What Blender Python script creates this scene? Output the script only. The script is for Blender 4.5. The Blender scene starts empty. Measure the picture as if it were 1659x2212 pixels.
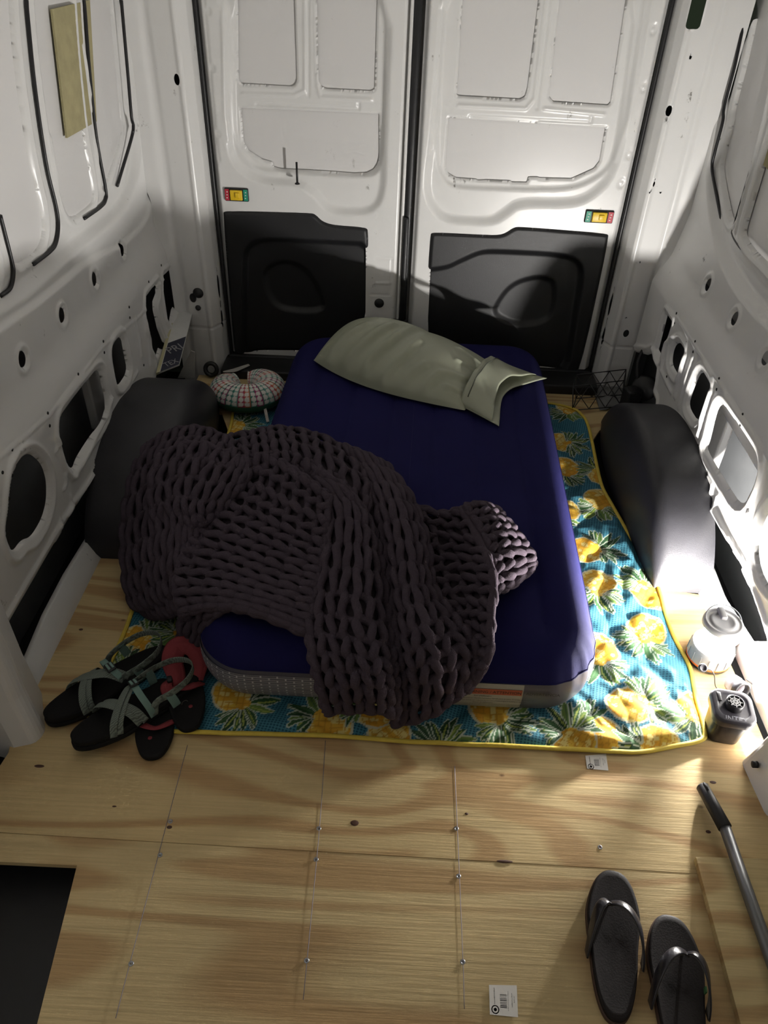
import bpy, bmesh, math, random
import numpy as np
from mathutils import Vector, Matrix

random.seed(7); np.random.seed(7)
SC = bpy.context.scene
COL = SC.collection

# ------------------------------------------------------------------ camera
# world: X right, Y towards the rear doors, Z up, plywood top at z = 0, camera 1.6 m above it
F_PX, CXP, CYP = 1629.593, 829.5, 1106.0
RM = np.array([[0.99878559, 0.04844409, -0.008973],
               [0.03719607, -0.62201428, 0.78212191],
               [0.03230785, -0.78150586, -0.62306083]])
EYE = np.array([0.0, 0.0, 1.6])
cam_d = bpy.data.cameras.new('camera')
cam = bpy.data.objects.new('camera', cam_d)
COL.objects.link(cam)
cam_d.sensor_fit = 'VERTICAL'; cam_d.sensor_height = 36.0
cam_d.lens = 36.0 * F_PX / 2212.0
cam_d.clip_start = 0.02; cam_d.clip_end = 60
mw = Matrix.Identity(4)
for i in range(3):
    mw[i][0] = RM[i][0]; mw[i][1] = -RM[i][1]; mw[i][2] = -RM[i][2]; mw[i][3] = EYE[i]
cam.matrix_world = mw
SC.camera = cam

# ------------------------------------------------------------------ world, exposure
w = bpy.data.worlds.new('world'); SC.world = w; w.use_nodes = True
w.node_tree.nodes['Background'].inputs[0].default_value = (0.55, 0.75, 0.45, 1)
w.node_tree.nodes['Background'].inputs[1].default_value = 0.03
SC.view_settings.view_transform = 'Standard'
SC.view_settings.look = 'None'
SC.view_settings.gamma = 1.0
SC.view_settings.use_curve_mapping = False
SC.view_settings.exposure = 0.0
SC.cycles.max_bounces = 5; SC.cycles.diffuse_bounces = 4; SC.cycles.glossy_bounces = 2; SC.cycles.transmission_bounces = 3
SC.cycles.caustics_reflective = False; SC.cycles.caustics_refractive = False
SC.cycles.use_adaptive_sampling = True; SC.cycles.adaptive_threshold = 0.065; SC.cycles.adaptive_min_samples = 26
LANTERN_POWER = 120.0        # watts of the LED inside the lantern on the floor

# ------------------------------------------------------------------ projection helpers (used to place things on real planes)
def ray(px, py):
    return RM @ np.array([px - CXP, py - CYP, F_PX])
def at(px, py, z=0.0):
    d = ray(px, py); t = (z - EYE[2]) / d[2]; return EYE + d * t
def aty(px, py, y):
    d = ray(px, py); t = (y - EYE[1]) / d[1]; return EYE + d * t
def atx(px, py, x):
    d = ray(px, py); t = (x - EYE[0]) / d[0]; return EYE + d * t

# ------------------------------------------------------------------ object helpers
def lnk(o, parent=None):
    COL.objects.link(o)
    if parent is not None: o.parent = parent
    return o
def tag(o, label=None, cat=None, group=None, kind=None):
    if label: o['label'] = label
    if cat: o['category'] = cat
    if group: o['group'] = group
    if kind: o['kind'] = kind
    return o
def empty(name, loc=(0, 0, 0), rz=0.0, parent=None):
    o = bpy.data.objects.new(name, None); o.location = loc; o.rotation_euler = (0, 0, rz)
    o.empty_display_size = 0.05
    return lnk(o, parent)
def mobj(name, verts, faces, mat, parent=None, smooth=True, mats=None, fmat=None):
    me = bpy.data.meshes.new(name)
    if isinstance(verts, np.ndarray) and isinstance(faces, np.ndarray):
        nf, k = faces.shape
        me.vertices.add(len(verts)); me.vertices.foreach_set('co', verts.astype(np.float32).ravel())
        me.loops.add(nf * k); me.loops.foreach_set('vertex_index', faces.astype(np.int32).ravel())
        me.polygons.add(nf); me.polygons.foreach_set('loop_start', np.arange(0, nf * k, k, dtype=np.int32))
        me.update(calc_edges=True); me.validate()
    else:
        me.from_pydata([tuple(v) for v in verts], [], [tuple(int(i) for i in f) for f in faces]); me.update()
    for m in (mats or [mat]): me.materials.append(m)
    if fmat is not None: me.polygons.foreach_set('material_index', np.asarray(fmat, dtype=np.int32))
    me.polygons.foreach_set('use_smooth', [bool(smooth)] * len(me.polygons))
    o = bpy.data.objects.new(name, me)
    return lnk(o, parent)
def bmobj(name, bm, mat, parent=None, smooth=True, bevel=0.0, seg=2):
    me = bpy.data.meshes.new(name)
    bmesh.ops.recalc_face_normals(bm, faces=bm.faces[:])
    bm.to_mesh(me); bm.free()
    me.materials.append(mat)
    for p in me.polygons: p.use_smooth = smooth
    o = bpy.data.objects.new(name, me); lnk(o, parent)
    if bevel > 0:
        b = o.modifiers.new('bevel', 'BEVEL'); b.width = bevel; b.segments = seg; b.limit_method = 'ANGLE'; b.angle_limit = math.radians(40)
        b.harden_normals = False
    return o
def add_box(bm, c, s, rot=None):
    r = bmesh.ops.create_cube(bm, size=1.0)
    M = Matrix.Translation(Vector(c)) @ (rot.to_4x4() if rot else Matrix.Identity(4)) @ Matrix.Diagonal((s[0], s[1], s[2], 1))
    bmesh.ops.transform(bm, matrix=M, verts=r['verts']); return r['verts']
def add_cyl(bm, c, r1, r2, h, seg=32, rot=None, caps=True):
    r = bmesh.ops.create_cone(bm, cap_ends=caps, segments=seg, radius1=r1, radius2=r2, depth=h)
    M = Matrix.Translation(Vector(c)) @ (rot.to_4x4() if rot else Matrix.Identity(4))
    bmesh.ops.transform(bm, matrix=M, verts=r['verts']); return r['verts']
def add_lathe(bm, prof, seg=40, M=None):
    rings = []
    for (r, z) in prof:
        rings.append([bm.verts.new((r * math.cos(2 * math.pi * k / seg), r * math.sin(2 * math.pi * k / seg), z)) for k in range(seg)] if r > 1e-6 else [bm.verts.new((0, 0, z))])
    for a, b in zip(rings[:-1], rings[1:]):
        for k in range(seg):
            k2 = (k + 1) % seg
            if len(a) == 1 and len(b) == 1: continue
            if len(a) == 1: bm.faces.new((a[0], b[k2], b[k]))
            elif len(b) == 1: bm.faces.new((a[k], a[k2], b[0]))
            else: bm.faces.new((a[k], a[k2], b[k2], b[k]))
    vs = [v for r in rings for v in r]
    if M is not None: bmesh.ops.transform(bm, matrix=M, verts=vs)
    return vs
def catmull(pts, n):
    pts = np.asarray(pts, float); N = len(pts)
    t = np.linspace(0, N - 1, n); i = np.clip(t.astype(int), 0, N - 2); u = (t - i)[:, None]
    g = lambda k: pts[np.clip(k, 0, N - 1)]
    p0, p1, p2, p3 = g(i - 1), g(i), g(i + 1), g(i + 2)
    p0 = np.where((i == 0)[:, None], 2 * p1 - p2, p0); p3 = np.where((i == N - 2)[:, None], 2 * p2 - p1, p3)
    return 0.5 * ((2 * p1) + (-p0 + p2) * u + (2 * p0 - 5 * p1 + 4 * p2 - p3) * u ** 2 + (-p0 + 3 * p1 - 3 * p2 + p3) * u ** 3)
def tube_arrays(pts, rad, seg=8, caps=True, up0=None, flat=1.0):
    """verts, quads of a tube along pts (n,3); rad scalar or (n,)."""
    pts = np.asarray(pts, float); n = len(pts); rad = np.broadcast_to(np.asarray(rad, float), (n,))
    T = np.gradient(pts, axis=0); T /= np.maximum(np.linalg.norm(T, axis=1, keepdims=True), 1e-9)
    up = np.array(up0 if up0 is not None else ([0, 0, 1.0] if abs(T[0][2]) < 0.9 else [1.0, 0, 0]))
    N = np.zeros_like(pts); cur = up
    for k in range(n):
        cur = cur - cur.dot(T[k]) * T[k]; l = np.linalg.norm(cur)
        cur = cur / l if l > 1e-6 else np.cross(T[k], [0.3, 0.5, 0.8]); N[k] = cur
    B = np.cross(T, N)
    a = np.arange(seg) * 2 * np.pi / seg
    V = pts[:, None, :] + rad[:, None, None] * (np.cos(a)[None, :, None] * N[:, None, :] * flat + np.sin(a)[None, :, None] * B[:, None, :])
    V = V.reshape(-1, 3)
    i = np.arange(n - 1)[:, None] * seg; j = np.arange(seg)[None, :]; j2 = (j + 1) % seg
    Q = np.stack([i + j, i + j2, i + seg + j2, i + seg + j], -1).reshape(-1, 4)
    return V, Q
def tube(name, pts, rad, mat, parent=None, seg=8, n=None, flat=1.0, up0=None):
    if n: pts = catmull(pts, n)
    V, Q = tube_arrays(pts, rad, seg, flat=flat, up0=up0)
    faces = [tuple(q) for q in Q]; m = len(V)
    faces.append(tuple(range(seg))[::-1]); faces.append(tuple(range(m - seg, m)))
    return mobj(name, V.tolist(), faces, mat, parent)
def strap(name, pts, normals, width, thick, mat, parent=None, n=40, widths=None):
    """flat band along pts, flat side facing normals."""
    P = catmull(pts, n); Nn = catmull(normals, n)
    T = np.gradient(P, axis=0); T /= np.linalg.norm(T, axis=1, keepdims=True)
    Nn -= (Nn * T).sum(1, keepdims=True) * T; Nn /= np.linalg.norm(Nn, axis=1, keepdims=True)
    B = np.cross(T, Nn)
    wv = np.full(n, width) if widths is None else catmull(np.array(widths)[:, None], n)[:, 0]
    h = wv[:, None] / 2; t = thick / 2
    sec = [P - B * h + Nn * t * .4, P - B * h * .8 + Nn * t, P + B * h * .8 + Nn * t, P + B * h + Nn * t * .4, P + B * h - Nn * t * .4, P + B * h * .8 - Nn * t, P - B * h * .8 - Nn * t, P - B * h - Nn * t * .4]
    V = np.stack(sec, 1).reshape(-1, 3); s = 8
    F = []
    for i in range(n - 1):
        for j in range(s): F.append((i * s + j, i * s + (j + 1) % s, (i + 1) * s + (j + 1) % s, (i + 1) * s + j))
    F.append(tuple(range(s))[::-1]); F.append(tuple(range((n - 1) * s, n * s)))
    return mobj(name, V.tolist(), F, mat, parent)
def prism(name, poly, z0, z1, mat, parent=None, bevel=0.0, smooth=False, M=None):
    bm = bmesh.new()
    b = [bm.verts.new((p[0], p[1], z0)) for p in poly]; t = [bm.verts.new((p[0], p[1], z1)) for p in poly]
    bm.faces.new(b[::-1]); bm.faces.new(t); n = len(poly)
    for i in range(n): bm.faces.new((b[i], b[(i + 1) % n], t[(i + 1) % n], t[i]))
    if M is not None: bmesh.ops.transform(bm, matrix=M, verts=bm.verts[:])
    return bmobj(name, bm, mat, parent, smooth, bevel)
def text_mesh(name, body, size, mat, M, parent=None, ext=0.0004, align='CENTER', sx=1.0):
    cu = bpy.data.curves.new(name, 'FONT'); cu.body = body; cu.size = size; cu.extrude = ext; cu.align_x = align; cu.align_y = 'CENTER'
    cu.resolution_u = 3
    o = bpy.data.objects.new(name + '_tmp', cu); COL.objects.link(o)
    dg = bpy.context.evaluated_depsgraph_get()
    me = bpy.data.meshes.new_from_object(o.evaluated_get(dg)); me.name = name
    bpy.data.objects.remove(o); bpy.data.curves.remove(cu)
    me.transform(M @ Matrix.Diagonal((sx, 1, 1, 1)))
    me.materials.clear(); me.materials.append(mat)
    return lnk(bpy.data.objects.new(name, me), parent)
def frame_M(o, x, y):
    x = Vector(x).normalized(); y = Vector(y); y = (y - y.dot(x) * x).normalized(); z = x.cross(y)
    return Matrix(((x[0], y[0], z[0], o[0]), (x[1], y[1], z[1], o[1]), (x[2], y[2], z[2], o[2]), (0, 0, 0, 1)))
def subsurf(o, lv=2):
    m = o.modifiers.new('subdivision', 'SUBSURF'); m.levels = lv; m.render_levels = lv; return o

# ------------------------------------------------------------------ materials
def pmat(name, col=(0.5, 0.5, 0.5), rough=0.5, metal=0.0, coat=0.0, noise=0.0, nscale=30.0, bump=0.0, bscale=200.0, sheen=0.0, spec=0.5, em=None, ems=0.0, dirt=None):
    m = bpy.data.materials.new(name); m.use_nodes = True
    nt = m.node_tree; b = nt.nodes['Principled BSDF']
    b.inputs['Base Color'].default_value = (*col, 1); b.inputs['Roughness'].default_value = rough
    b.inputs['Metallic'].default_value = metal; b.inputs['Coat Weight'].default_value = coat
    b.inputs['Coat Roughness'].default_value = 0.08
    b.inputs['Sheen Weight'].default_value = sheen; b.inputs['Specular IOR Level'].default_value = spec
    tc = nt.nodes.new('ShaderNodeTexCoord')
    if noise > 0:
        n = nt.nodes.new('ShaderNodeTexNoise'); n.inputs['Scale'].default_value = nscale; n.inputs['Detail'].default_value = 5
        nt.links.new(tc.outputs['Object'], n.inputs['Vector'])
        mx = nt.nodes.new('ShaderNodeMix'); mx.data_type = 'RGBA'
        mx.inputs[6].default_value = (*[c * (1 - noise) for c in col], 1); mx.inputs[7].default_value = (*[min(1, c * (1 + noise)) for c in col], 1)
        nt.links.new(n.outputs['Fac'], mx.inputs[0]); nt.links.new(mx.outputs[2], b.inputs['Base Color'])
    if bump > 0:
        n2 = nt.nodes.new('ShaderNodeTexNoise'); n2.inputs['Scale'].default_value = bscale; n2.inputs['Detail'].default_value = 3
        nt.links.new(tc.outputs['Object'], n2.inputs['Vector'])
        bp = nt.nodes.new('ShaderNodeBump'); bp.inputs['Strength'].default_value = bump; bp.inputs['Distance'].default_value = 0.002
        nt.links.new(n2.outputs['Fac'], bp.inputs['Height']); nt.links.new(bp.outputs[0], b.inputs['Normal'])
    if em:
        b.inputs['Emission Color'].default_value = (*em, 1); b.inputs['Emission Strength'].default_value = ems
    return m
def paint_mat(name, col, scuff=0.0):
    """glossy van paint with dark scuffs and specks of wear"""
    m = pmat(name, col, 0.30, spec=0.5)
    nt = m.node_tree; b = nt.nodes['Principled BSDF']; L = nt.links
    tc = [n for n in nt.nodes if n.type == 'TEX_COORD'][0]
    n1 = nt.nodes.new('ShaderNodeTexNoise'); n1.inputs['Scale'].default_value = 9; n1.inputs['Detail'].default_value = 6; n1.inputs['Roughness'].default_value = 0.75
    L.new(tc.outputs['Object'], n1.inputs['Vector'])
    r1 = nt.nodes.new('ShaderNodeMapRange'); r1.inputs[1].default_value = 0.635; r1.inputs[2].default_value = 0.70
    L.new(n1.outputs['Fac'], r1.inputs[0])
    mp = nt.nodes.new('ShaderNodeMapping'); mp.inputs['Scale'].default_value = (60, 60, 14)
    L.new(tc.outputs['Object'], mp.inputs[0])
    n2 = nt.nodes.new('ShaderNodeTexNoise'); n2.inputs['Scale'].default_value = 1.0; n2.inputs['Detail'].default_value = 2
    L.new(mp.outputs[0], n2.inputs['Vector'])
    r2 = nt.nodes.new('ShaderNodeMapRange'); r2.inputs[1].default_value = 0.52; r2.inputs[2].default_value = 0.6
    L.new(n2.outputs['Fac'], r2.inputs[0])
    mu = nt.nodes.new('ShaderNodeMath'); mu.operation = 'MULTIPLY'; L.new(r1.outputs[0], mu.inputs[0]); L.new(r2.outputs[0], mu.inputs[1])
    mu2 = nt.nodes.new('ShaderNodeMath'); mu2.operation = 'MULTIPLY'; L.new(mu.outputs[0], mu2.inputs[0]); mu2.inputs[1].default_value = scuff
    mx = nt.nodes.new('ShaderNodeMix'); mx.data_type = 'RGBA'; mx.inputs[6].default_value = (*col, 1); mx.inputs[7].default_value = (0.09, 0.08, 0.06, 1)
    L.new(mu2.outputs[0], mx.inputs[0]); L.new(mx.outputs[2], b.inputs['Base Color'])
    return m
def ply_mat(name, tint=(1, 1, 1), seed=0.0):
    """plywood: long flame figure across the van, fine grain lines, dark knots"""
    m = bpy.data.materials.new(name); m.use_nodes = True; nt = m.node_tree; L = nt.links; b = nt.nodes['Principled BSDF']
    b.inputs['Roughness'].default_value = 0.68; b.inputs['Specular IOR Level'].default_value = 0.2
    tc = nt.nodes.new('ShaderNodeTexCoord')
    def mapped(scale, off=0.0):
        mp = nt.nodes.new('ShaderNodeMapping'); mp.inputs['Scale'].default_value = scale; mp.inputs['Location'].default_value = (seed + off, seed * 1.7, 0); mp.inputs['Rotation'].default_value = (0, 0, -0.06)
        L.new(tc.outputs['Object'], mp.inputs[0]); return mp.outputs[0]
    def noise(v, sc, det=3, rough=0.5, dist=0.0):
        n = nt.nodes.new('ShaderNodeTexNoise'); n.inputs['Scale'].default_value = sc; n.inputs['Detail'].default_value = det
        n.inputs['Roughness'].default_value = rough; n.inputs['Distortion'].default_value = dist; L.new(v, n.inputs['Vector']); return n.outputs['Fac']
    def math_(op, a, bb):
        q = nt.nodes.new('ShaderNodeMath'); q.operation = op
        for k, x in ((0, a), (1, bb)):
            if isinstance(x, (int, float)): q.inputs[k].default_value = x
            else: L.new(x, q.inputs[k])
        return q.outputs[0]
    fig = noise(mapped((0.55, 2.4, 1)), 1.4, 1.6, 0.40, 0.6)
    rings = math_('SINE', math_('MULTIPLY', fig, 58.0), 0.0)
    rings = math_('MULTIPLY_ADD', rings, 0.5); rings.node.inputs[2].default_value = 0.5
    fine = noise(mapped((3, 160, 1)), 1.0, 3, 0.6)
    blot = noise(mapped((1.4, 2.2, 1), 5.0), 2.0, 3)
    cr = nt.nodes.new('ShaderNodeValToRGB'); L.new(rings, cr.inputs[0])
    lt = (0.610, 0.470, 0.245); dk = (0.465, 0.310, 0.148)
    cr.color_ramp.elements[0].position = 0.12; cr.color_ramp.elements[0].color = (*[a * c for a, c in zip(dk, tint)], 1)
    cr.color_ramp.elements[1].position = 0.62; cr.color_ramp.elements[1].color = (*[a * c for a, c in zip(lt, tint)], 1)
    m1 = nt.nodes.new('ShaderNodeMix'); m1.data_type = 'RGBA'; m1.blend_type = 'MULTIPLY'
    r = nt.nodes.new('ShaderNodeMapRange'); L.new(fine, r.inputs[0]); r.inputs[1].default_value = 0.3; r.inputs[2].default_value = 0.7; r.inputs[3].default_value = 0.84; r.inputs[4].default_value = 1.06
    m1.inputs[0].default_value = 1.0; L.new(cr.outputs[0], m1.inputs[6]); L.new(r.outputs[0], m1.inputs[7])
    m2 = nt.nodes.new('ShaderNodeMix'); m2.data_type = 'RGBA'; m2.blend_type = 'MULTIPLY'; m2.inputs[0].default_value = 1.0
    r2 = nt.nodes.new('ShaderNodeMapRange'); L.new(blot, r2.inputs[0]); r2.inputs[1].default_value = 0.3; r2.inputs[2].default_value = 0.75; r2.inputs[3].default_value = 0.88; r2.inputs[4].default_value = 1.1
    L.new(m1.outputs[2], m2.inputs[6]); L.new(r2.outputs[0], m2.inputs[7])
    # scattered dark specks
    vo = nt.nodes.new('ShaderNodeTexVoronoi'); vo.inputs['Scale'].default_value = 5.0; L.new(mapped((1.0, 1.7, 1), 2.0), vo.inputs['Vector'])
    r3 = nt.nodes.new('ShaderNodeMapRange'); L.new(vo.outputs['Distance'], r3.inputs[0]); r3.inputs[1].default_value = 0.018; r3.inputs[2].default_value = 0.045; r3.inputs[3].default_value = 0.75; r3.inputs[4].default_value = 0.0
    m3 = nt.nodes.new('ShaderNodeMix'); m3.data_type = 'RGBA'; L.new(r3.outputs[0], m3.inputs[0]); L.new(m2.outputs[2], m3.inputs[6]); m3.inputs[7].default_value = (0.10, 0.045, 0.02, 1)
    L.new(m3.outputs[2], b.inputs['Base Color'])
    bp = nt.nodes.new('ShaderNodeBump'); bp.inputs['Strength'].default_value = 0.36; bp.inputs['Distance'].default_value = 0.0015
    L.new(math_('ADD', fine, math_('MULTIPLY', noise(mapped((9, 60, 1)), 1.0, 4, 0.65), 1.2)), bp.inputs['Height']); L.new(bp.outputs[0], b.inputs['Normal'])
    return m

M_PAINT = paint_mat('white_van_paint', (0.70, 0.695, 0.68), 0.85)
M_SKIN = paint_mat('van_outer_skin', (0.66, 0.65, 0.64), 0.4)
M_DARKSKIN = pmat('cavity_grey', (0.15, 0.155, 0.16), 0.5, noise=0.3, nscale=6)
M_BLACK = pmat('black_plastic', (0.012, 0.012, 0.013), 0.5, bump=0.12, bscale=500)
M_BLACK2 = pmat('black_grained_plastic', (0.009, 0.009, 0.010), 0.5, bump=0.2, bscale=400, noise=0.3, nscale=10)
M_SEAL = pmat('black_rubber', (0.008, 0.008, 0.009), 0.45)
M_HOLE = pmat('dark_plug', (0.006, 0.006, 0.006), 0.7)
M_PLY = ply_mat('plywood', (1.0, 1.0, 1.0), 0.0)
M_PLY2 = ply_mat('plywood_rear', (1.02, 1.0, 0.97), 3.7)
M_PLY3 = ply_mat('plywood_offcut', (0.98, 1.0, 0.98), 8.3)
M_PLYEDGE = pmat('plywood_edge', (0.30, 0.20, 0.11), 0.7, noise=0.4, nscale=60)
M_STEEL = pmat('screw_steel', (0.35, 0.36, 0.38), 0.35, metal=1.0)
M_SIGNWHITE = pmat('sign_white', (0.62, 0.62, 0.60), 0.4, noise=0.1)
M_FOAM = pmat('yellow_foam_pad', (0.36, 0.32, 0.17), 0.8, noise=0.25, nscale=25, bump=0.3, bscale=150)
M_YELLOW = pmat('yellow_handle', (0.75, 0.50, 0.02), 0.4)
M_RED = pmat('red_print', (0.45, 0.03, 0.05), 0.5)
M_GREENP = pmat('green_print', (0.02, 0.28, 0.18), 0.5)
M_INK = pmat('black_ink', (0.02, 0.02, 0.02), 0.6)
M_PAPER = pmat('label_paper', (0.72, 0.70, 0.66), 0.6)

# ================================================================== SHEET METAL (pressed height fields with cut-outs)
def sd_poly(px, py, poly):
    poly = np.asarray(poly, float); d = np.full(px.shape, 1e9); s = np.ones(px.shape)
    n = len(poly)
    for i in range(n):
        a = poly[i]; b = poly[i - 1]
        ex, ey = b - a; wx, wy = px - a[0], py - a[1]
        t = np.clip((wx * ex + wy * ey) / (ex * ex + ey * ey + 1e-12), 0, 1)
        d = np.minimum(d, (wx - ex * t) ** 2 + (wy - ey * t) ** 2)
        c1 = py >= a[1]; c2 = py < b[1]; c3 = ex * wy > ey * wx
        s = np.where((c1 & c2 & c3) | (~c1 & ~c2 & ~c3), -s, s)
    return s * np.sqrt(d)
def sd_line(px, py, pts):
    pts = np.asarray(pts, float); d = np.full(px.shape, 1e9)
    for a, b in zip(pts[:-1], pts[1:]):
        ex, ey = b - a; wx, wy = px - a[0], py - a[1]
        t = np.clip((wx * ex + wy * ey) / (ex * ex + ey * ey + 1e-12), 0, 1)
        d = np.minimum(d, (wx - ex * t) ** 2 + (wy - ey * t) ** 2)
    return np.sqrt(d)
def sd_ell(px, py, c, r):
    k = np.sqrt(((px - c[0]) / r[0]) ** 2 + ((py - c[1]) / r[1]) ** 2)
    return (k - 1) * min(r)
def sstep(x, a, b):
    t = np.clip((x - a) / (b - a), 0, 1); return t * t * (3 - 2 * t)
def bump1(d, wdt):
    t = np.clip(1 - np.abs(d) / wdt, 0, 1); return t * t * (3 - 2 * t)
def smooth_poly(pts, n=6):
    """round the corners of a closed polygon (Chaikin)"""
    p = np.asarray(pts, float)
    for _ in range(2):
        q = np.roll(p, -1, 0); a = 0.78 * p + 0.22 * q; b = 0.22 * p + 0.78 * q
        p = np.stack([a, b], 1).reshape(-1, 2)
    return p
def sheet(name, u, v, off_fn, hole_fn, to_world, mat, parent=None, flip=False):
    U, V = np.meshgrid(u, v, indexing='ij'); nu, nv = U.shape
    cell = max(u[1] - u[0], v[1] - v[0])
    keep = np.ones((nu - 1, nv - 1), bool)
    if hole_fn is not None:
        S = hole_fn(U, V); gu, gv = np.gradient(S, u, v); g2 = np.maximum(gu ** 2 + gv ** 2, 0.2)
        m = np.abs(S) < 0.8 * cell
        Cn = (S[:-1, :-1] + S[1:, :-1] + S[:-1, 1:] + S[1:, 1:]) / 4
        keep = Cn > 0
        U = np.where(m, U - S * gu / g2, U); V = np.where(m, V - S * gv / g2, V)
    off = off_fn(U, V)
    W = to_world(U, V, off).reshape(-1, 3)
    idx = np.arange(nu * nv).reshape(nu, nv)
    Q = np.stack([idx[:-1, :-1], idx[1:, :-1], idx[1:, 1:], idx[:-1, 1:]], -1)[keep]
    if flip: Q = Q[:, ::-1]
    used = np.zeros(nu * nv, bool); used[Q.ravel()] = True
    rm = np.cumsum(used) - 1
    return mobj(name, W[used], rm[Q], mat, parent, True)

X0 = {-1: 0.93, 1: 0.982}        # inner face of the lower side panels
def prof(z, side=1):            # how far the side wall stands back above the panel: sloping ledge, then upright
    z = np.asarray(z, float)
    if side < 0: return 0.030 * sstep(z, 0.49, 0.64) - 0.045 * np.clip((z - 0.8) / 0.9, 0, 1)
    return 0.050 * sstep(z, 0.49, 0.62) * 0.6 + 0.045 * np.clip((z - 0.50) / 0.26, 0, 1)
def onwall(side, px, py, extra=0.0):
    x = side * X0[side]
    for _ in range(8):
        p = atx(px, py, x); x = side * (X0[side] + float(prof(p[2], side)) + extra)
    return atx(px, py, x)
def wpoly(side, pts, extra=0.0):
    return np.array([[onwall(side, *q, extra)[k] for k in (1, 2)] for q in pts])
def c2(pts, x0, y0, s): return [(x0 + a * s, y0 + b * s) for a, b in pts]

SKIN_D = 0.045
Y_WALL_END = 2.925
def rim(S, w=0.012, d=0.012): return d * np.clip(1 - np.maximum(S, 0) / w, 0, 1) ** 2
def build_wall(side, name, holes, frames, beads, dimples, steps, label):
    """holes: polys cut right through; frames: polys of the upper openings; beads: polylines pressed proud; dimples: oval punched holes"""
    root = empty(name); tag(root, label, None, None, 'structure')
    cut = holes + frames
    def hole(U, V):
        S = np.full(U.shape, 9.0)
        for p in cut: S = np.minimum(S, sd_poly(U, V, p))
        for c, r in dimples: S = np.minimum(S, sd_ell(U, V, c, r))
        return S
    def off(U, V):
        o = prof(V, side)
        for p in holes:
            s = sd_poly(U, V, p); o = o + rim(s, 0.010, 0.010) - 0.007 * bump1(s - 0.026, 0.014)
        for p in frames:
            s = sd_poly(U, V, p); o = o + rim(s, 0.012, 0.016) - 0.004 * bump1(s - 0.024, 0.010)
        for c, r in dimples:
            s = sd_ell(U, V, c, r); o = o - 0.004 * bump1(s - 0.012, 0.012) + rim(s, .006, .004)
        for p, d, wd in steps:
            o = o + d * (1 - sstep(sd_poly(U, V, p), -wd / 2, wd / 2))
        for p, d, wd in beads:
            o = o - d * bump1(sd_line(U, V, p), wd)
        return o
    def tw(U, V, o): return np.stack([side * (X0[side] + o), U, V], -1)
    u = np.linspace(0.86, Y_WALL_END, 364); v = np.linspace(0.0, 1.72, 300)
    sheet('inner_panel', u, v, off, hole, tw, M_PAINT, root, flip=(side < 0))
    # plain front stretch of the same wall, beside and behind the camera
    u2 = np.linspace(-1.9, 0.86, 12); sheet('front_panel', u2, np.linspace(-0.2, 1.72, 60), lambda U, V: prof(V, side), None, tw, M_PAINT, root, flip=(side < 0))
    # outer skin behind everything
    u3 = np.linspace(0.6, 3.2, 50); v3 = np.linspace(-0.2, 1.72, 60)
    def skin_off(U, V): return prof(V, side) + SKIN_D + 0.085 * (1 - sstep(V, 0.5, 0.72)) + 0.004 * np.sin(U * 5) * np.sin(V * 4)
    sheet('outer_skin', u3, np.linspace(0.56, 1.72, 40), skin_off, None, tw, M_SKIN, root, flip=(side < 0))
    sheet('lower_skin', u3, np.linspace(-0.2, 0.56, 30), skin_off, None, tw, M_DARKSKIN, root, flip=(side < 0))  # lower part of the skin, in a darker grey
    return root

# ---- left wall features, read off the photograph and laid on the wall surface
L2 = lambda pts: c2(pts, 0, 540, 0.3014)
L1 = lambda pts: c2(pts, 0, 0, 0.3014)
L3 = lambda pts: c2(pts, 0, 1100, 0.3014)
wl = lambda pts: wpoly(-1, pts)
left_holes = [
    smooth_poly(wl(L2([(230, 1450), (320, 1530), (357, 1650), (357, 1800), (322, 1930), (245, 2060), (175, 2080), (112, 2170), (60, 2080), (52, 1980), (72, 1880), (80, 1750), (100, 1620), (150, 1510)]))),
    smooth_poly(wl(L2([(722, 835), (600, 985), (520, 1085), (440, 1190), (432, 1310), (465, 1450), (495, 1535), (540, 1572), (560, 1500), (640, 1370), (720, 1260), (772, 1150), (770, 1060), (745, 960)]))),
    smooth_poly(wl(L2([(882, 605), (800, 700), (825, 870), (855, 992), (932, 870), (905, 740)]))),
    wl(L2([(1128, 245), (1132, 310), (1110, 370), (1112, 430), (1142, 560), (1188, 680), (1182, 722), (1150, 700), (1132, 760), (1132, 822), (1120, 740), (1095, 690), (1085, 600), (1062, 550), (1050, 440), (1050, 345)])),
    wl(L2([(1268, 108), (1276, 190), (1300, 310), (1242, 430), (1226, 520), (1202, 480), (1190, 400), (1175, 300), (1173, 190), (1205, 165)])),
    wl([(223, 1010), (163, 1100), (18, 1353), (57, 1447), (64, 1428), (104, 1335), (149, 1247), (195, 1168), (217, 1124)]),
    wl([(338, 818), (354, 772), (380, 690), (397, 650), (420, 652), (424, 700), (419, 740), (392, 820)]),
]
left_frames = [smooth_poly(wl(p)) for p in (
    [(-120, -60), (57, -70), (60, 40), (76, 195), (100, 356), (121, 446), (126, 488), (121, 524), (108, 543), (70, 572), (52, 548), (8, 340), (-60, 60)],
    [(103, -70), (180, -70), (184, 30), (193, 150), (208, 295), (228, 407), (228, 432), (217, 447), (182, 472), (164, 440), (140, 300), (118, 130)],
    [(205, -70), (260, -70), (264, 30), (277, 170), (284, 252), (288, 272), (283, 302), (253, 402), (243, 400), (228, 240), (212, 90)],
    [(-150, 440), (0, 465), (24, 560), (29, 590), (22, 622), (-6, 644), (-150, 700)],
)]
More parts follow.
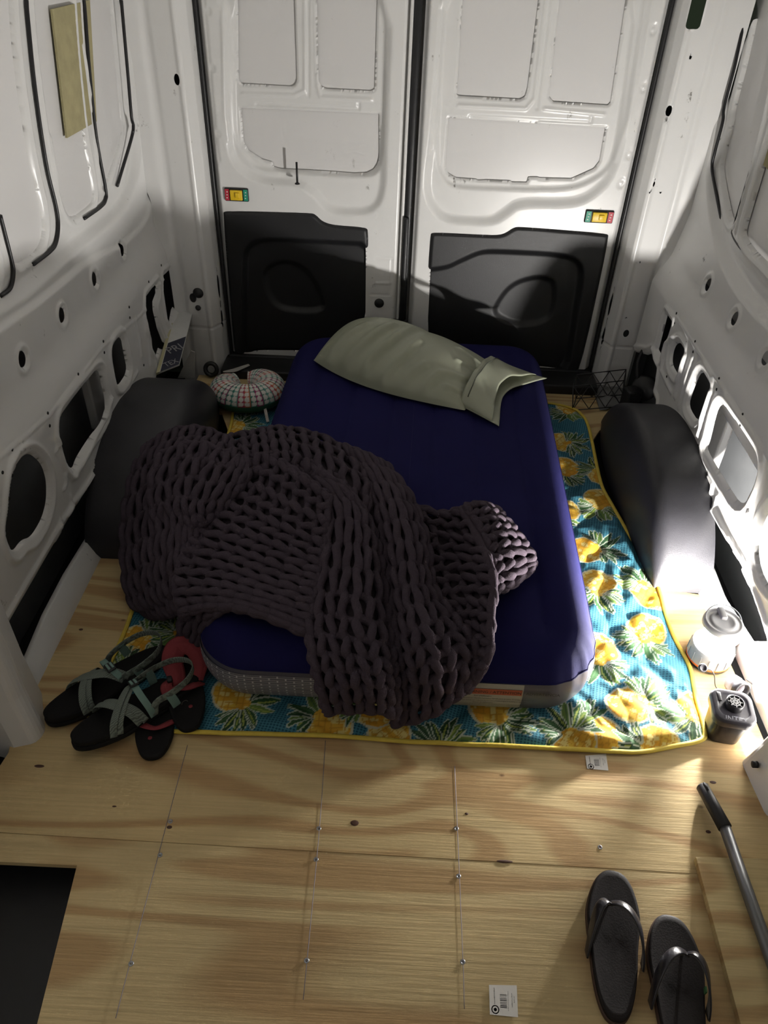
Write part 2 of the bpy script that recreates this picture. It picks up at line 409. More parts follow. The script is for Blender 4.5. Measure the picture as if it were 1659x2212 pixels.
left_lines = [[(57, 0), (60, 40), (76, 195), (100, 356), (121, 446), (126, 488), (121, 524), (108, 543), (72, 571)],
              [(181, 0), (184, 30), (193, 150), (208, 295), (228, 407), (228, 432), (217, 447), (182, 472)],
              [(262, 0), (267, 57), (277, 170), (284, 252), (288, 272), (283, 302), (253, 402)],
              [(0, 465), (24, 560), (29, 590), (22, 622), (0, 640)]]
left_dimples = [((p[1], p[2]), (0.021, 0.021)) for p in (onwall(-1, *q) for q in ((50, 776), (135, 681), (205, 603), (265, 540)))]
left_dots = [p for p in (onwall(-1, *q) for q in L2([(740, 655), (747, 735), (560, 890), (570, 970), (925, 410), (930, 485), (356, 1260), (342, 1170), (373, 1565), (86, 1615), (64, 1780), (18, 1595), (86, 1432), (1155, 110), (1065, 228), (1030, 825), (830, 1150), (680, 1510), (452, 1925)]))]
left_beads = [(wl(p), d, wd) for p, d, wd in (
    (L2([(400, 1340), (415, 1390), (400, 1450)]), .006, .008), (L2([(470, 1610), (475, 1670), (455, 1720)]), .006, .008),
    (L2([(505, 1760), (510, 1840), (475, 1910)]), .006, .008), (L2([(430, 1930), (425, 2020), (385, 2090)]), .006, .008),
    (L2([(665, 1500), (670, 1590), (545, 1810)]), .006, .008), (L2([(750, 1370), (740, 1470), (715, 1530)]), .006, .008),
    (L2([(970, 520), (1000, 640), (1010, 760)]), .007, .010), (L2([(1030, 480), (1060, 640), (1075, 820)]), .007, .010),
    (L2([(790, 1060), (770, 1180), (520, 1640)]), .007, .012), (L2([(985, 870), (870, 1075)]), .006, .010),
    ([(111, 0), (127, 140), (139, 300), (158, 505)], .006, .008), ([(0, 338), (52, 562)], .006, .008), ([(222, 220), (240, 408)], .006, .008), ([(205, 100), (222, 240)], .005, .008),
    (L2([(0, 1490), (350, 1190), (740, 690), (1010, 470), (1270, 20)]), .004, .006),
    (L1([(1170, 620), (1190, 1000), (1225, 1600)]), .006, .012),
)]
left_steps = [(smooth_poly(wl(L1([(-600, 2500), (180, 2130), (480, 1850), (800, 1600), (930, 1480), (1010, 1250), (1020, 1050), (985, 880), (960, 500), (930, 0), (900, -300), (-600, -300)]))), 0.026, 0.040),
              (smooth_poly(wl(L1([(-600, 2740), (250, 2200), (660, 1850), (900, 1750), (1060, 1580), (1090, 1380), (1070, 1100), (1040, 920), (1020, 500), (1000, -300), (-600, -300)]))), 0.010, 0.020)]
wall_left = build_wall(-1, 'wall_left', left_holes, left_frames, left_beads, left_dimples, left_steps, 'white painted steel side wall of the van left of the bed')

# ---- right wall features
R1 = lambda pts: c2(pts, 1260, 520, 0.2405)
R2 = lambda pts: c2(pts, 1260, 880, 0.2405)
R8 = lambda pts: c2(pts, 1300, 0, 0.244)
wr = lambda pts: wpoly(1, pts)
right_holes = [
    wr(R1([(735, 665), (790, 740), (692, 1045), (655, 975)])),
    smooth_poly(wr(R1([(850, 912), (902, 985), (897, 1035), (848, 1232), (775, 1110), (785, 1000), (812, 930)]))),
    smooth_poly(wr(R1([(1042, 1148), (1132, 1295), (1125, 1340), (1022, 1648), (920, 1485), (960, 1350)]))),
    smooth_poly(wr(R2([(1228, -38), (1290, 40), (1395, 190), (1445, 262), (1558, 445), (1545, 640), (1412, 912), (1250, 660), (1080, 372), (1110, 310), (1160, 95), (1190, 0)]))),
    wr([(1693 + 62 * math.cos(a), 1185 + 100 * math.sin(a)) for a in np.linspace(0, 2 * math.pi, 28)[:-1]]),
    wr(R2([(1068, 900), (1100, 885), (1430, 1470), (1580, 1900), (1640, 2100), (1500, 2100), (1235, 1690), (1088, 1340)])),
    wr(R1([(418, 975), (455, 1000), (560, 1025), (615, 1005), (655, 1165), (640, 1270), (615, 1370), (648, 1450), (540, 1545), (470, 1560), (360, 1500), (350, 1230)])),
]
right_frames = [smooth_poly(wr(p)) for p in (
    [(1630, -70), (1617, 0), (1593, 115), (1585, 151), (1564, 232), (1561, 263), (1544, 329), (1538, 361), (1544, 402), (1559, 480), (1572, 470), (1600, 370), (1640, 200), (1680, -70)],
    [(1690, 100), (1659, 232), (1629, 342), (1588, 483), (1584, 507), (1602, 537), (1628, 563), (1700, 640), (1900, 500), (1900, 0)],
)]
right_lines = [[(1617, 0), (1593, 115), (1585, 151), (1564, 232), (1561, 263), (1544, 329), (1538, 361), (1544, 402), (1559, 478)],
               [(1659, 232), (1629, 342), (1588, 483), (1584, 507), (1602, 537), (1626, 561)]]
right_dimples = [((p[1], p[2]), (0.021, 0.021)) for p in (onwall(1, *q) for q in ((1528, 615), (1585, 688), (1652, 773)))]
right_dots = [p for p in (onwall(1, *q) for q in R1([(838, 652), (820, 740), (925, 915), (1005, 905), (987, 998), (1220, 1238), (1198, 1335), (1432, 1560), (1030, 1840), (1002, 1930), (750, 1220), (1412, 1655)]))]
right_beads = [(wr(p), d, wd) for p, d, wd in (
    (R1([(930, 1035), (860, 1250), (825, 1400)]), .009, .013), (R1([(1160, 1360), (1080, 1600), (1030, 1760)]), .009, .013),
    (R1([(990, 1050), (930, 1230), (860, 1500)]), .008, .014), (R1([(820, 860), (760, 920), (720, 1060), (705, 1160)]), .009, .014),
    (R2([(1130, 620), (1165, 700), (1140, 830)]), .008, .012), (R2([(1210, 800), (1180, 930), (1310, 1190)]), .008, .012), (R2([(1480, 950), (1450, 1100)]), .008, .014),
    (R2([(1360, 1290), (1400, 1350)]), .006, .010), (R2([(1440, 1460), (1500, 1580)]), .007, .012),
    (R1([(830, 680), (1120, 1130), (1659, 1960)]), .004, .006),
    ([(1655, 150), (1625, 290), (1572, 500)], .006, .009), (R1([(705, 1180), (790, 1360)]), .006, .012),
)]
right_steps = [(smooth_poly(wr(R8([(1240, -300), (1150, 420), (1040, 900), (985, 1300), (930, 1500), (960, 1900), (1040, 2240), (1200, 2560), (1500, 2900), (2600, 3600), (2600, -300)]))), 0.026, 0.040)]
wall_right = build_wall(1, 'wall_right', right_holes, right_frames, right_beads, right_dimples, right_steps, 'white painted steel side wall of the van right of the bed')

# uncut dark discs painting the shade of small punched holes and spot welds
for side, dots, root in ((-1, left_dots, wall_left), (1, right_dots, wall_right)):
    bm = bmesh.new()
    for p in dots: add_lathe(bm, [(0, 0.002), (0.0042, 0.0016), (0.005, 0)], 12, Matrix.Translation(Vector(p)) @ Matrix.Rotation(math.radians(-90 * side), 4, 'Y'))
    bmobj('hole_shade_discs', bm, M_HOLE, root)
# black tubes painting gap shade and sealant along the window openings, foam pads on the outer skin, cross braces in the cavities
for side, lines, root in ((-1, left_lines, wall_left), (1, right_lines, wall_right)):
    for li, ln in enumerate(lines):
        ex = [0.030] * len(ln)
        if side < 0 and li == 2: ex = [0.003, 0.003, 0.003, 0.003, 0.006, 0.016, 0.030]
        if side > 0 and li == 0: ex = [0.006] * 6 + [0.010, 0.016, 0.028]
        P3 = [onwall(side, *q, extra=e) for q, e in zip(ln, ex)]
        tube('sealant_shade_line', P3, 0.0055, M_SEAL, root, 8, n=60)
def skin_quad(name, side, pts, mat, root, thick=0.006):
    P3 = [Vector(onwall(side, *q, extra=SKIN_D - 0.004)) for q in pts]
    d = Vector((-side * thick, 0, 0)); V = P3 + [p + d for p in P3]
    return mobj(name, V, [(0, 1, 2, 3), (7, 6, 5, 4), (0, 4, 5, 1), (1, 5, 6, 2), (2, 6, 7, 3), (3, 7, 4, 0)], mat, root, False)
skin_quad('foam_pad', -1, [(108, 20), (190, 0), (205, 262), (141, 298)], M_FOAM, wall_left)
skin_quad('foam_pad', 1, [(1640, 345), (1662, 262), (1720, 300), (1700, 400)], M_FOAM, wall_right)
for side, root, yy, zz in ((-1, wall_left, 2.03, 0.42), (1, wall_right, 1.98, 0.40)):
    bm = bmesh.new()
    add_box(bm, (side * (X0[side] + 0.075), yy, zz + 0.05), (0.05, 0.42, 0.12)); add_box(bm, (side * (X0[side] + 0.07), yy + 0.13, zz - 0.06), (0.03, 0.10, 0.30))
    bmobj('cavity_brace', bm, M_SKIN, root, False, 0.006)

# sill rails: the flanged kick strip between wall and plywood, and the feet of the door pillars
def rail(name, side, pts_out, root, zt, depth):
    """pts_out: (px,py) along the top edge"""
    n = len(pts_out); top = [onwall(side, *q) for q in pts_out]; V = []
    for p in top:
        V += [p + np.array([side * 0.012, 0, 0.004]), p, p + np.array([-side * depth * .55, 0, -0.03]), np.array([p[0] - side * depth, p[1], 0.0]), np.array([p[0] - side * depth, p[1], -0.06])]
    F_ = [(i * 5 + j, i * 5 + j + 1, i * 5 + 6 + j, i * 5 + 5 + j) for i in range(n - 1) for j in range(4)]
    o = mobj(name, V, F_, M_PAINT, root, True); s = o.modifiers.new('solid', 'SOLIDIFY'); s.thickness = 0.003; return o
rail('sill_rail', -1, [(217, 1124), (193, 1166), (145, 1245), (100, 1332), (60, 1428), (38, 1478)], wall_left, 0.05, 0.035)
rail('sill_rail', 1, R2([(1085, 1330), (1150, 1480), (1230, 1690), (1330, 1900), (1420, 2100)]), wall_right, 0.05, 0.03)

def foot(name, side, root, prof_pts, z0, z1):
    o = prism(name, prof_pts, z0, z1, M_PAINT, root, 0.012, True); return o
ft = lambda q: tuple(at(*q, 0.0)[:2])
p_ = [ft(q) for q in ((52, 1470), (96, 1505), (104, 1588), (84, 1612), (36, 1622), (-40, 1600))]
bm = bmesh.new(); lo = [bm.verts.new((a, b, -0.05)) for a, b in p_]; hi = [bm.verts.new((a - 0.035, b + 0.03, 0.13)) for a, b in p_]; h2 = [bm.verts.new((a - 0.075, b + 0.08, 0.52)) for a, b in p_]
for A, B in ((lo, hi), (hi, h2)):
    for i in range(6): bm.faces.new((A[i], A[(i + 1) % 6], B[(i + 1) % 6], B[i]))
bm.faces.new(h2); bmobj('pillar_foot', bm, M_PAINT, wall_left, False, 0.012)
p_ = [(1.0, 1.16), (0.93, 1.135), (0.872, 1.095), (0.882, 0.955), (1.0, 0.90)]
bm = bmesh.new(); lo = [bm.verts.new((a, b, -0.05)) for a, b in p_]; hi = [bm.verts.new((min(a + 0.10, 1.02), b + 0.01, 0.30)) for a, b in p_]
for i in range(5): bm.faces.new((lo[i], lo[(i + 1) % 5], hi[(i + 1) % 5], hi[i]))
bm.faces.new(hi); o_ = bmobj('pillar_foot', bm, M_PAINT, wall_right, False, 0.01)
for q in ((0.892, 1.06, 0.045), (0.914, 1.01, 0.11), (0.932, 1.03, 0.17)):
    bm = bmesh.new(); add_cyl(bm, q, 0.008, 0.008, 0.012, 12, Matrix.Rotation(math.radians(90), 3, 'Y')); bmobj('plug', bm, M_HOLE, wall_right)

# ================================================================== D-PILLARS beside the rear doors
YD = 3.03
def build_pillar(side, name, plan, holes, label):
    """plan: list of (x, y) from the side wall to the door seam, mirrored by the sign given"""
    root = empty(name); tag(root, label, None, None, 'structure')
    plan = np.array(plan, float); L = np.r_[0, np.cumsum(np.linalg.norm(np.diff(plan, axis=0), axis=1))]
    u = np.linspace(0, L[-1], 70); v = np.linspace(-0.12, 1.72, 300)
    def tw(U, V, o):
        x = np.interp(U, L, plan[:, 0]); y = np.interp(U, L, plan[:, 1])
        k = np.clip(1 - U / L[1], 0, 1)
        x = x + side * (prof(V, side) + 0.02 * sstep(V, .7, .8)) * k
        e = 1e-3; tx = np.interp(U + e, L, plan[:, 0]) - np.interp(U - e, L, plan[:, 0]); ty = np.interp(U + e, L, plan[:, 1]) - np.interp(U - e, L, plan[:, 1])
        n = np.hypot(tx, ty) + 1e-9; nx, ny = ty / n * (-side), -tx / n * (-side)
        return np.stack([x - nx * o * side * side, y - ny * o, V], -1)
    def hole(U, V):
        S = np.full(U.shape, 9.0)
        for (c, z), r in holes:
            if r[1] > 0.07:                              # the tall rounded access slot
                qx = np.abs(U - c) - r[0] + 0.012; qy = np.abs(V - z) - r[1] + 0.012
                S = np.minimum(S, np.hypot(np.maximum(qx, 0), np.maximum(qy, 0)) + np.minimum(np.maximum(qx, qy), 0) - 0.012)
            else: S = np.minimum(S, sd_ell(U, V, (c, z), r))
        return S
    def off(U, V):
        o = -0.006 * bump1(U - L[2] + 0.012, 0.014) + 0.004 * bump1(U - L[1], 0.02) + 0.004 * bump1(V - 0.2, 0.006)
        return o
    sheet('pillar_skin', u, v, off, hole, tw, M_PAINT, root, flip=(side < 0))
    return root, L
pl_left = [(-0.93, Y_WALL_END - 0.004), (-0.893, 2.945), (-0.785, 2.945), (-0.762, 2.985), (-0.745, 3.06)]
pl_right = [(0.982, Y_WALL_END - 0.004), (0.996, 2.945), (0.885, 2.945), (0.868, 2.985), (0.852, 3.06)]
trim_1, Ll = build_pillar(-1, 'trim_1', pl_left, [((0.126, 1.12), (0.010, 0.018)), ((0.082, 0.33), (0.014, 0.02)), ((0.215, 0.36), (0.008, 0.05)), ((0.215, 0.22), (0.008, 0.04))], 'white steel corner pillar beside the left rear door')
trim_2, Lr = build_pillar(1, 'trim_2', pl_right, [((0.130, 1.09), (0.010, 0.017)), ((0.130, 1.055), (0.004, 0.004)), ((0.085, 0.262), (0.012, 0.016)), ((0.10, 0.33), (0.004, 0.004)), ((0.10, 0.56), (0.004, 0.004)), ((0.12, 0.85), (0.004, 0.010)), ((0.128, 0.82), (0.004, 0.004)), ((0.088, 0.82), (0.004, 0.004)), ((0.118, 1.425), (0.024, 0.095)), ((0.10, 1.25), (0.005, 0.005)), ((0.20, 0.36), (0.008, 0.05)), ((0.20, 0.22), (0.008, 0.04))], 'white steel corner pillar beside the right rear door')
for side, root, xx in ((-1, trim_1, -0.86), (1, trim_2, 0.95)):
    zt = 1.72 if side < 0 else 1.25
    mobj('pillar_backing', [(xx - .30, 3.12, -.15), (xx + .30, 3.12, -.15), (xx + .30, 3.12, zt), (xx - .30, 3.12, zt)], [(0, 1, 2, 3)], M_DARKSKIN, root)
# folded gusset at the foot of the left pillar
g_ = [Vector(aty(*q, 2.90)) for q in ((384, 816), (413, 757), (421, 760), (420, 815))]
o_ = mobj('corner_gusset', g_, [(0, 1, 2, 3)], M_PAINT, trim_1, False); o_.modifiers.new('solid', 'SOLIDIFY').thickness = 0.004
# cable grommets on the left pillar
for (px, py, r) in ((428, 633, 0.020), (428, 665, 0.011)):
    q = aty(px, py, 2.945); bm = bmesh.new()
    add_lathe(bm, [(0, 0.012), (r * .6, 0.010), (r, 0.003), (r * 1.1, 0), (0, 0)], 20, Matrix.Translation(Vector(q)) @ Matrix.Rotation(math.radians(90), 4, 'X'))
    bmobj('grommet', bm, M_BLACK, trim_1)

# ================================================================== REAR DOORS
def dpoly(pts): return np.array([[aty(*q, YD)[k] for k in (0, 2)] for q in pts])
def build_door(name, x0, x1, wins, region_up, grooves, buttons, trim_poly, trim_rec, label):
    root = empty(name); tag(root, label, None, None, 'structure')
    wins_d = [dpoly(w_) for w_ in wins]; reg = [(smooth_poly(dpoly(r)), d, wd) for r, d, wd in region_up]; gr = [(dpoly(g), d, wd) for g, d, wd in grooves]
    tp = dpoly(trim_poly); tp_s = smooth_poly(tp)
    def hole(U, V):
        S = np.full(U.shape, 9.0)
        for p in wins_d: S = np.minimum(S, sd_poly(U, V, p))
        return np.minimum(S, sd_poly(U, V, tp_s) + 0.012)
    def off(U, V):
        o = np.zeros(U.shape)
        for p, d, wd in reg: o = o + d * (1 - sstep(sd_poly(U, V, p), -wd / 2, wd / 2))
        for p, d, wd in gr: o = o + d * bump1(sd_line(U, V, p), wd)
        for p in wins_d: o = o + rim(sd_poly(U, V, p), 0.006, 0.008)
        for q, r in buttons:
            c = dpoly([q])[0]; o = o + 0.004 * bump1(sd_ell(U, V, c, r) + 0.004, 0.008)
        edge = np.minimum(U - x0, x1 - U); o = o + 0.02 * (1 - sstep(edge, 0.0, 0.02))
        return o
    def tw(U, V, o): return np.stack([U, YD + o, V], -1)
    u = np.linspace(x0, x1, int((x1 - x0) / 0.0048)); v = np.linspace(-0.02, 1.72, 350)
    sheet('door_skin', u, v, off, hole, tw, M_PAINT, root)
    mobj('outer_skin', [(x0 - .03, YD + 0.078, -0.05), (x1 + .03, YD + 0.078, -0.05), (x1 + .03, YD + 0.078, 1.72), (x0 - .03, YD + 0.078, 1.72)], [(0, 1, 2, 3)], M_SKIN, root)
    for w_ in wins:                                     # pressed-in panel behind each opening, slightly smaller gap
        q = dpoly(w_); c = q.mean(0); q2 = c + (q - c) * 1.0 - np.array([0, 0.0])
        bm = bmesh.new(); vs = [bm.verts.new((a[0], YD + 0.046, a[1])) for a in (c + (q - c) * 1.04)]; bm.faces.new(vs); bmobj('window_blank', bm, M_SKIN, root, False)
    # black lower trim panel: rounded outline with a pressed recess
    tpr = smooth_poly(tp); rec = [(smooth_poly(dpoly(r)), d, wd) for r, d, wd in trim_rec]
    ux = np.linspace(tpr[:, 0].min() - .01, tpr[:, 0].max() + .01, 130); vx_ = np.linspace(tpr[:, 1].min() - .01, tpr[:, 1].max() + .01, 130)
    def toff(U, V):
        s = sd_poly(U, V, tpr); o = -0.010 + 0.012 * (1 - sstep(-s, 0.0, 0.010))
        for p, d, wd in rec: o = o + d * (1 - sstep(sd_poly(U, V, p), -wd / 2, wd / 2))
        return o
    sheet('lower_trim_panel', ux, vx_, toff, lambda U, V: -sd_poly(U, V, tpr), tw, M_BLACK2, root)
    return root
K4 = lambda pts: c2(pts, 400, 0, 0.3014)
K5 = lambda pts: c2(pts, 400, 360, 0.3014)
K6 = lambda pts: c2(pts, 860, 0, 0.36166)
K7 = lambda pts: c2(pts, 860, 380, 0.36166)
door_1 = build_door('door_1', -0.735, -0.012,
    [[(509, -40), (511, 175), (517, 185), (625, 191), (634, 188), (638, 178), (632, -40)],
     [(681, -40), (686, 180), (692, 191), (702, 196), (800, 201), (808, 197), (815, -40)],
     K4([(388, 790), (1385, 832), (1386, 1150), (1372, 1200), (1345, 1235), (1300, 1258), (1205, 1262), (1140, 1256), (975, 1245), (900, 1240), (680, 1230), (625, 1215), (612, 1180), (540, 1160), (440, 1095), (405, 1030)])],
    [(K5([(-60, -1400), (300, -1300), (300, -300), (330, -60), (430, 50), (560, 110), (830, 120), (920, 190), (1010, 290), (1090, 330), (1310, 330), (1390, 260), (1420, 130), (1430, -300), (1480, -1400)]), 0.022, 0.035),
     (K4([(330, -300), (345, 900), (370, 1040), (470, 1190), (560, 1235), (1300, 1290), (1400, 1230), (1420, 900), (1440, -300)]), 0.012, 0.016)],
    [(K4([(400, 685), (770, 697), (850, 660), (848, 0)]), -.006, .008), (K4([(875, 700), (870, 0)]), .005, .008), (K4([(930, 0), (940, 620), (960, 710), (1330, 728)]), -.006, .008), (K4([(500, 762), (1240, 798), (1240, 755)]), .006, .008), (K4([(270, 0), (285, 800), (310, 1010)]), -.006, .012), (K4([(130, 0), (220, 1000), (240, 1150)]), .005, .010),
     (K5([(1360, 660), (1480, 660), (1470, 920), (1330, 915)]), .003, .006), (K5([(1365, 835), (1470, 835)]), -.004, .007)],
    [((436 + 14, 24), (.008, .012)), (K4([(195, 490)])[0], (.008, .012)), (K4([(235, 960)])[0], (.008, .012))],
    K5([(270, 335), (275, 312), (900, 328), (935, 340), (985, 390), (1060, 415), (1295, 432), (1318, 460), (1310, 1320), (800, 1335), (520, 1330), (470, 1350), (370, 1345), (350, 1320)]),
    [(K5([(420, 1600), (425, 720), (440, 600), (500, 540), (620, 520), (980, 540), (1400, 560), (1500, 1600)]), .022, .03), (K5([(560, 760), (640, 700), (760, 690), (880, 760), (960, 900), (1000, 1030), (850, 1050), (660, 1020), (580, 900)]), .014, .03)],
    'white left rear van door with black lower trim panel')
door_2 = build_door('door_2', 0.035, 0.842,
    [K6([(395, -100), (352, 575), (365, 585), (735, 606), (765, 590), (780, 540), (862, -100)]),
     K6([(985, -100), (912, 590), (935, 620), (1265, 642), (1282, 625), (1392, -100)]),
     K6([(303, 718), (1250, 778), (1215, 980), (1180, 1025), (1045, 1085), (850, 1080), (848, 1075), (785, 1075), (775, 1107), (680, 1105), (680, 1098), (540, 1092), (480, 1095), (470, 1088), (350, 1080), (300, 1050), (283, 1000)])],
    [(K7([(300, -1400), (215, -300), (170, 40), (185, 150), (250, 240), (320, 270), (560, 280), (640, 230), (720, 165), (1030, 170), (1150, 130), (1290, 0), (1400, -500), (1560, -1400)]), 0.022, 0.035),
     (K6([(300, -300), (240, 700), (235, 1000), (290, 1100), (350, 1130), (700, 1142), (1060, 1140), (1250, 1040), (1310, 900), (1480, -300)]), 0.012, 0.016)],
    [(K6([(360, 640), (770, 660), (820, 600), (890, 0)]), -.006, .008), (K6([(835, 660), (915, 0)]), .005, .008), (K6([(880, 660), (1240, 695)]), -.006, .008), (K6([(430, 708), (1160, 748), (1165, 715)]), .006, .008), (K6([(1480, 0), (1380, 700), (1300, 960)]), -.005, .012), (K6([(270, 0), (215, 900)]), -.005, .01)],
    [(K6([q])[0], (.012, .018)) for q in ((1525, 175), (1470, 520), (1385, 920), (1335, 1095))],
    K7([(187, 350), (205, 333), (570, 352), (630, 345), (690, 305), (730, 300), (1245, 340), (1265, 360), (1085, 1185), (1020, 1185), (960, 1165), (850, 1150), (330, 1100), (150, 1080)]),
    [(K7([(100, 570), (290, 550), (370, 510), (480, 460), (560, 450), (960, 470), (1060, 500), (1100, 560), (1080, 700), (980, 1300), (100, 1300)]), .022, .03), (K7([(560, 830), (640, 700), (720, 640), (850, 610), (940, 640), (930, 800), (880, 880), (700, 900)]), .014, .03)],
    'white right rear van door with black lower trim panel')
# seals: rubber gaskets round the doors, the meeting seal in the middle
tube('gasket', [(-0.742, 3.032, 1.72), (-0.742, 3.032, 0.8), (-0.738, 3.03, 0.0)], 0.008, M_SEAL, door_1, 8, n=20)
tube('gasket', [(0.848, 3.032, 1.72), (0.848, 3.032, 0.8), (0.848, 3.03, 0.0)], 0.008, M_SEAL, door_2, 8, n=20)
bm = bmesh.new(); add_box(bm, (0.011, YD + 0.012, 0.85), (0.026, 0.05, 1.74)); add_box(bm, (0.006, YD - 0.012, 0.44), (0.02, 0.03, 0.46)); bmobj('meeting_seal', bm, M_SEAL, door_2, True, 0.006)
bm = bmesh.new(); add_box(bm, (-0.010, YD + 0.004, 0.85), (0.012, 0.03, 1.74)); bmobj('edge_flange', bm, M_PAINT, door_1, True, 0.004)
# door furniture
def latch(root, q0, q1, mirror):
    a = aty(*q0, YD - 0.004); b = aty(*q1, YD - 0.004); c = (a + b) / 2; wd = abs(b[0] - a[0]); ht = abs(a[2] - b[2])
    bm = bmesh.new(); add_box(bm, (c[0], YD - 0.002, c[2]), (wd, 0.012, ht)); e = bmobj('latch_plate', bm, M_BLACK, root, True, 0.004)
    for k, m in ((-1, M_RED if not mirror else M_GREENP), (1, M_GREENP if not mirror else M_RED)):
        bm = bmesh.new(); add_box(bm, (c[0] + k * wd * 0.385, YD - 0.009, c[2]), (wd * .17, 0.003, ht * .84)); s = bmobj('latch_sticker', bm, m, e, False)
        for j in range(3):
            bm = bmesh.new(); add_box(bm, (c[0] + k * wd * 0.385 + 0.001 * (j - 1), YD - 0.011, c[2] + (j - 1) * ht * .22), (wd * .05, 0.001, ht * .07)); bmobj('print_mark', bm, M_PAPER, e, False)
    bm = bmesh.new(); add_box(bm, (c[0], YD - 0.011, c[2]), (wd * .50, 0.012, ht * .74)); bmobj('latch_slide', bm, M_YELLOW, e, True, 0.002)
    bm = bmesh.new(); add_box(bm, (c[0] + wd * .06, YD - 0.019, c[2] + ht * .02), (wd * .18, 0.008, ht * .40)); bmobj('thumb_tab', bm, M_YELLOW, e, True, 0.002)
latch(door_1, (484, 405), (538, 436), False)
latch(door_2, (1266, 453), (1322, 483), True)
a = aty(643, 396, YD - 0.01); bm = bmesh.new(); add_cyl(bm, (a[0], YD - 0.02, a[2] + 0.038), 0.004, 0.004, 0.08, 12); add_lathe(bm, [(0, 0.006), (0.008, 0.004), (0.010, 0), (0, 0)], 16, Matrix.Translation((a[0], YD - 0.02, a[2]))); bmobj('lock_pin', bm, M_BLACK, door_1)
a = aty(819, 655, YD); bm = bmesh.new(); add_lathe(bm, [(0, 0.010), (0.016, 0.008), (0.022, 0.0)], 24, Matrix.Translation((a[0], YD + 0.002, a[2])) @ Matrix.Rotation(math.radians(90), 4, 'X')); bmobj('door_bumper', bm, M_BLACK, door_1)
bm = bmesh.new(); add_box(bm, (0.0, YD - 0.02, 0.235), (0.06, 0.03, 0.02)); bmobj('seal_clip', bm, M_BLACK, door_2, True, 0.004)

# ================================================================== FLOOR, THRESHOLD, ROOF, FRONT
floor = empty('floor'); tag(floor, 'plywood cargo floor of the van under the bedding', None, None, 'structure')
f = lambda px, py: tuple(at(px, py, 0.0)[:2])
seam = [f(-120, 1791), f(0, 1798), f(700, 1840), f(1400, 1881), f(1700, 1899)]
s0 = seam[0]; s1 = seam[-1]
rear_poly = [(-0.97, s0[1] + 0.0004), (s1[0], s1[1] + 0.0004), (0.99, 0.90), (0.965, 0.93), (0.965, 1.22), (0.955, 1.68), (0.80, 1.70), (0.74, 2.0), (0.74, 2.45), (0.82, 2.60), (0.93, 2.68), (0.93, 2.9), (-0.86, 2.9), (-0.86, 2.68), (-0.70, 2.60), (-0.64, 2.45), (-0.64, 1.95), (-0.70, 1.73), (-0.895, 1.72), (-0.895, 1.06), f(18, 1626), f(-60, 1745)]
prism('plywood_sheet', rear_poly, -0.014, 0.0, M_PLY2, floor, 0.0006)
n0, n1, n2 = f(-200, 1852), f(166, 1869), f(70, 2250)
front_poly = [(-0.99, s0[1] - 0.0004), n0, n1, n2, (n2[0] + .03, -1.85), (1.0, -1.85), (1.0, s1[1] - 0.0004)]
front_poly[0] = (n0[0], s0[1] - 0.0004)
prism('plywood_sheet', front_poly, -0.0145, -0.0006, M_PLY, floor, 0.0006)
# steel floor pan below, step well at the side door
mobj('floor_pan', [(-1.2, -1.9, -0.10), (1.2, -1.9, -0.10), (1.2, 3.1, -0.10), (-1.2, 3.1, -0.10)], [(0, 1, 2, 3)], M_BLACK, floor)
# screws in the plywood (Phillips heads, recessed) and knots
M_KNOT = pmat('wood_knot', (0.075, 0.03, 0.016), 0.6, noise=0.5, nscale=120)
screws = [(727, 384), (683, 527), (1360, 414), (1348, 546), (559, 991), (1308, 978)]
screws = [(x * .5063, 1580 + y * .5063) for x, y in screws] + [(700 + x * .4219, 1600 + y * .4219) for x, y in ((677, 450), (688, 694), (710, 1133), (1413, 546))]
sm = None
for q in screws:
    p = at(*q); bm = bmesh.new()
    add_lathe(bm, [(0, -0.0012), (0.0016, -0.0012), (0.0022, 0.0002), (0.0046, 0.0008), (0.0052, 0.0)], 16); add_box(bm, (0, 0, -0.0006), (0.004, 0.001, 0.001))
    o_ = bmobj('screw_head', bm, M_STEEL, floor); o_.location = (p[0], p[1], 0.0004)
for q, r in (((766, 1778), (.0095, .007)), ((366, 1787), (.006, .004)), ((1090, 1861), (.018, .0035)), ((1008, 1758), (.004, .003)), ((175, 1360), (.006, .004)), ((85, 1655), (.012, .004)), ((247, 1742), (.005, .002)), ((192, 1457), (.004, .003)), ((1296, 1830), (.005, .004)), ((1540, 1690), (.008, .004)), ((1575, 1865), (.01, .004)), ((1530, 1797), (.006, .004))):
    p = at(*q); bm = bmesh.new(); add_lathe(bm, [(0, 0.0006), (0.7, 0.0005), (1, 0)], 14); bmesh.ops.scale(bm, vec=(r[0], r[1], 1), verts=bm.verts[:]); o_ = bmobj('wood_knot', bm, M_KNOT, floor); o_.location = (p[0], p[1], 0.0003)
# pencil and chalk lines struck across the sheets
M_CHALK = pmat('blue_chalk', (0.22, 0.21, 0.25), 0.9)
for ln in ([(405, 1610), (366, 1757), (278, 2091), (250, 2200)], [(703, 1600), (690, 1790), (655, 2160)], [(982, 1655), (988, 1790), (1000, 2080), (1003, 2180)]):
    P3 = [at(*q) + np.array([0, 0, 0.0006]) for q in ln]; tube('chalk_line', P3, 0.0007, M_CHALK, floor, 5, n=8, flat=0.25)
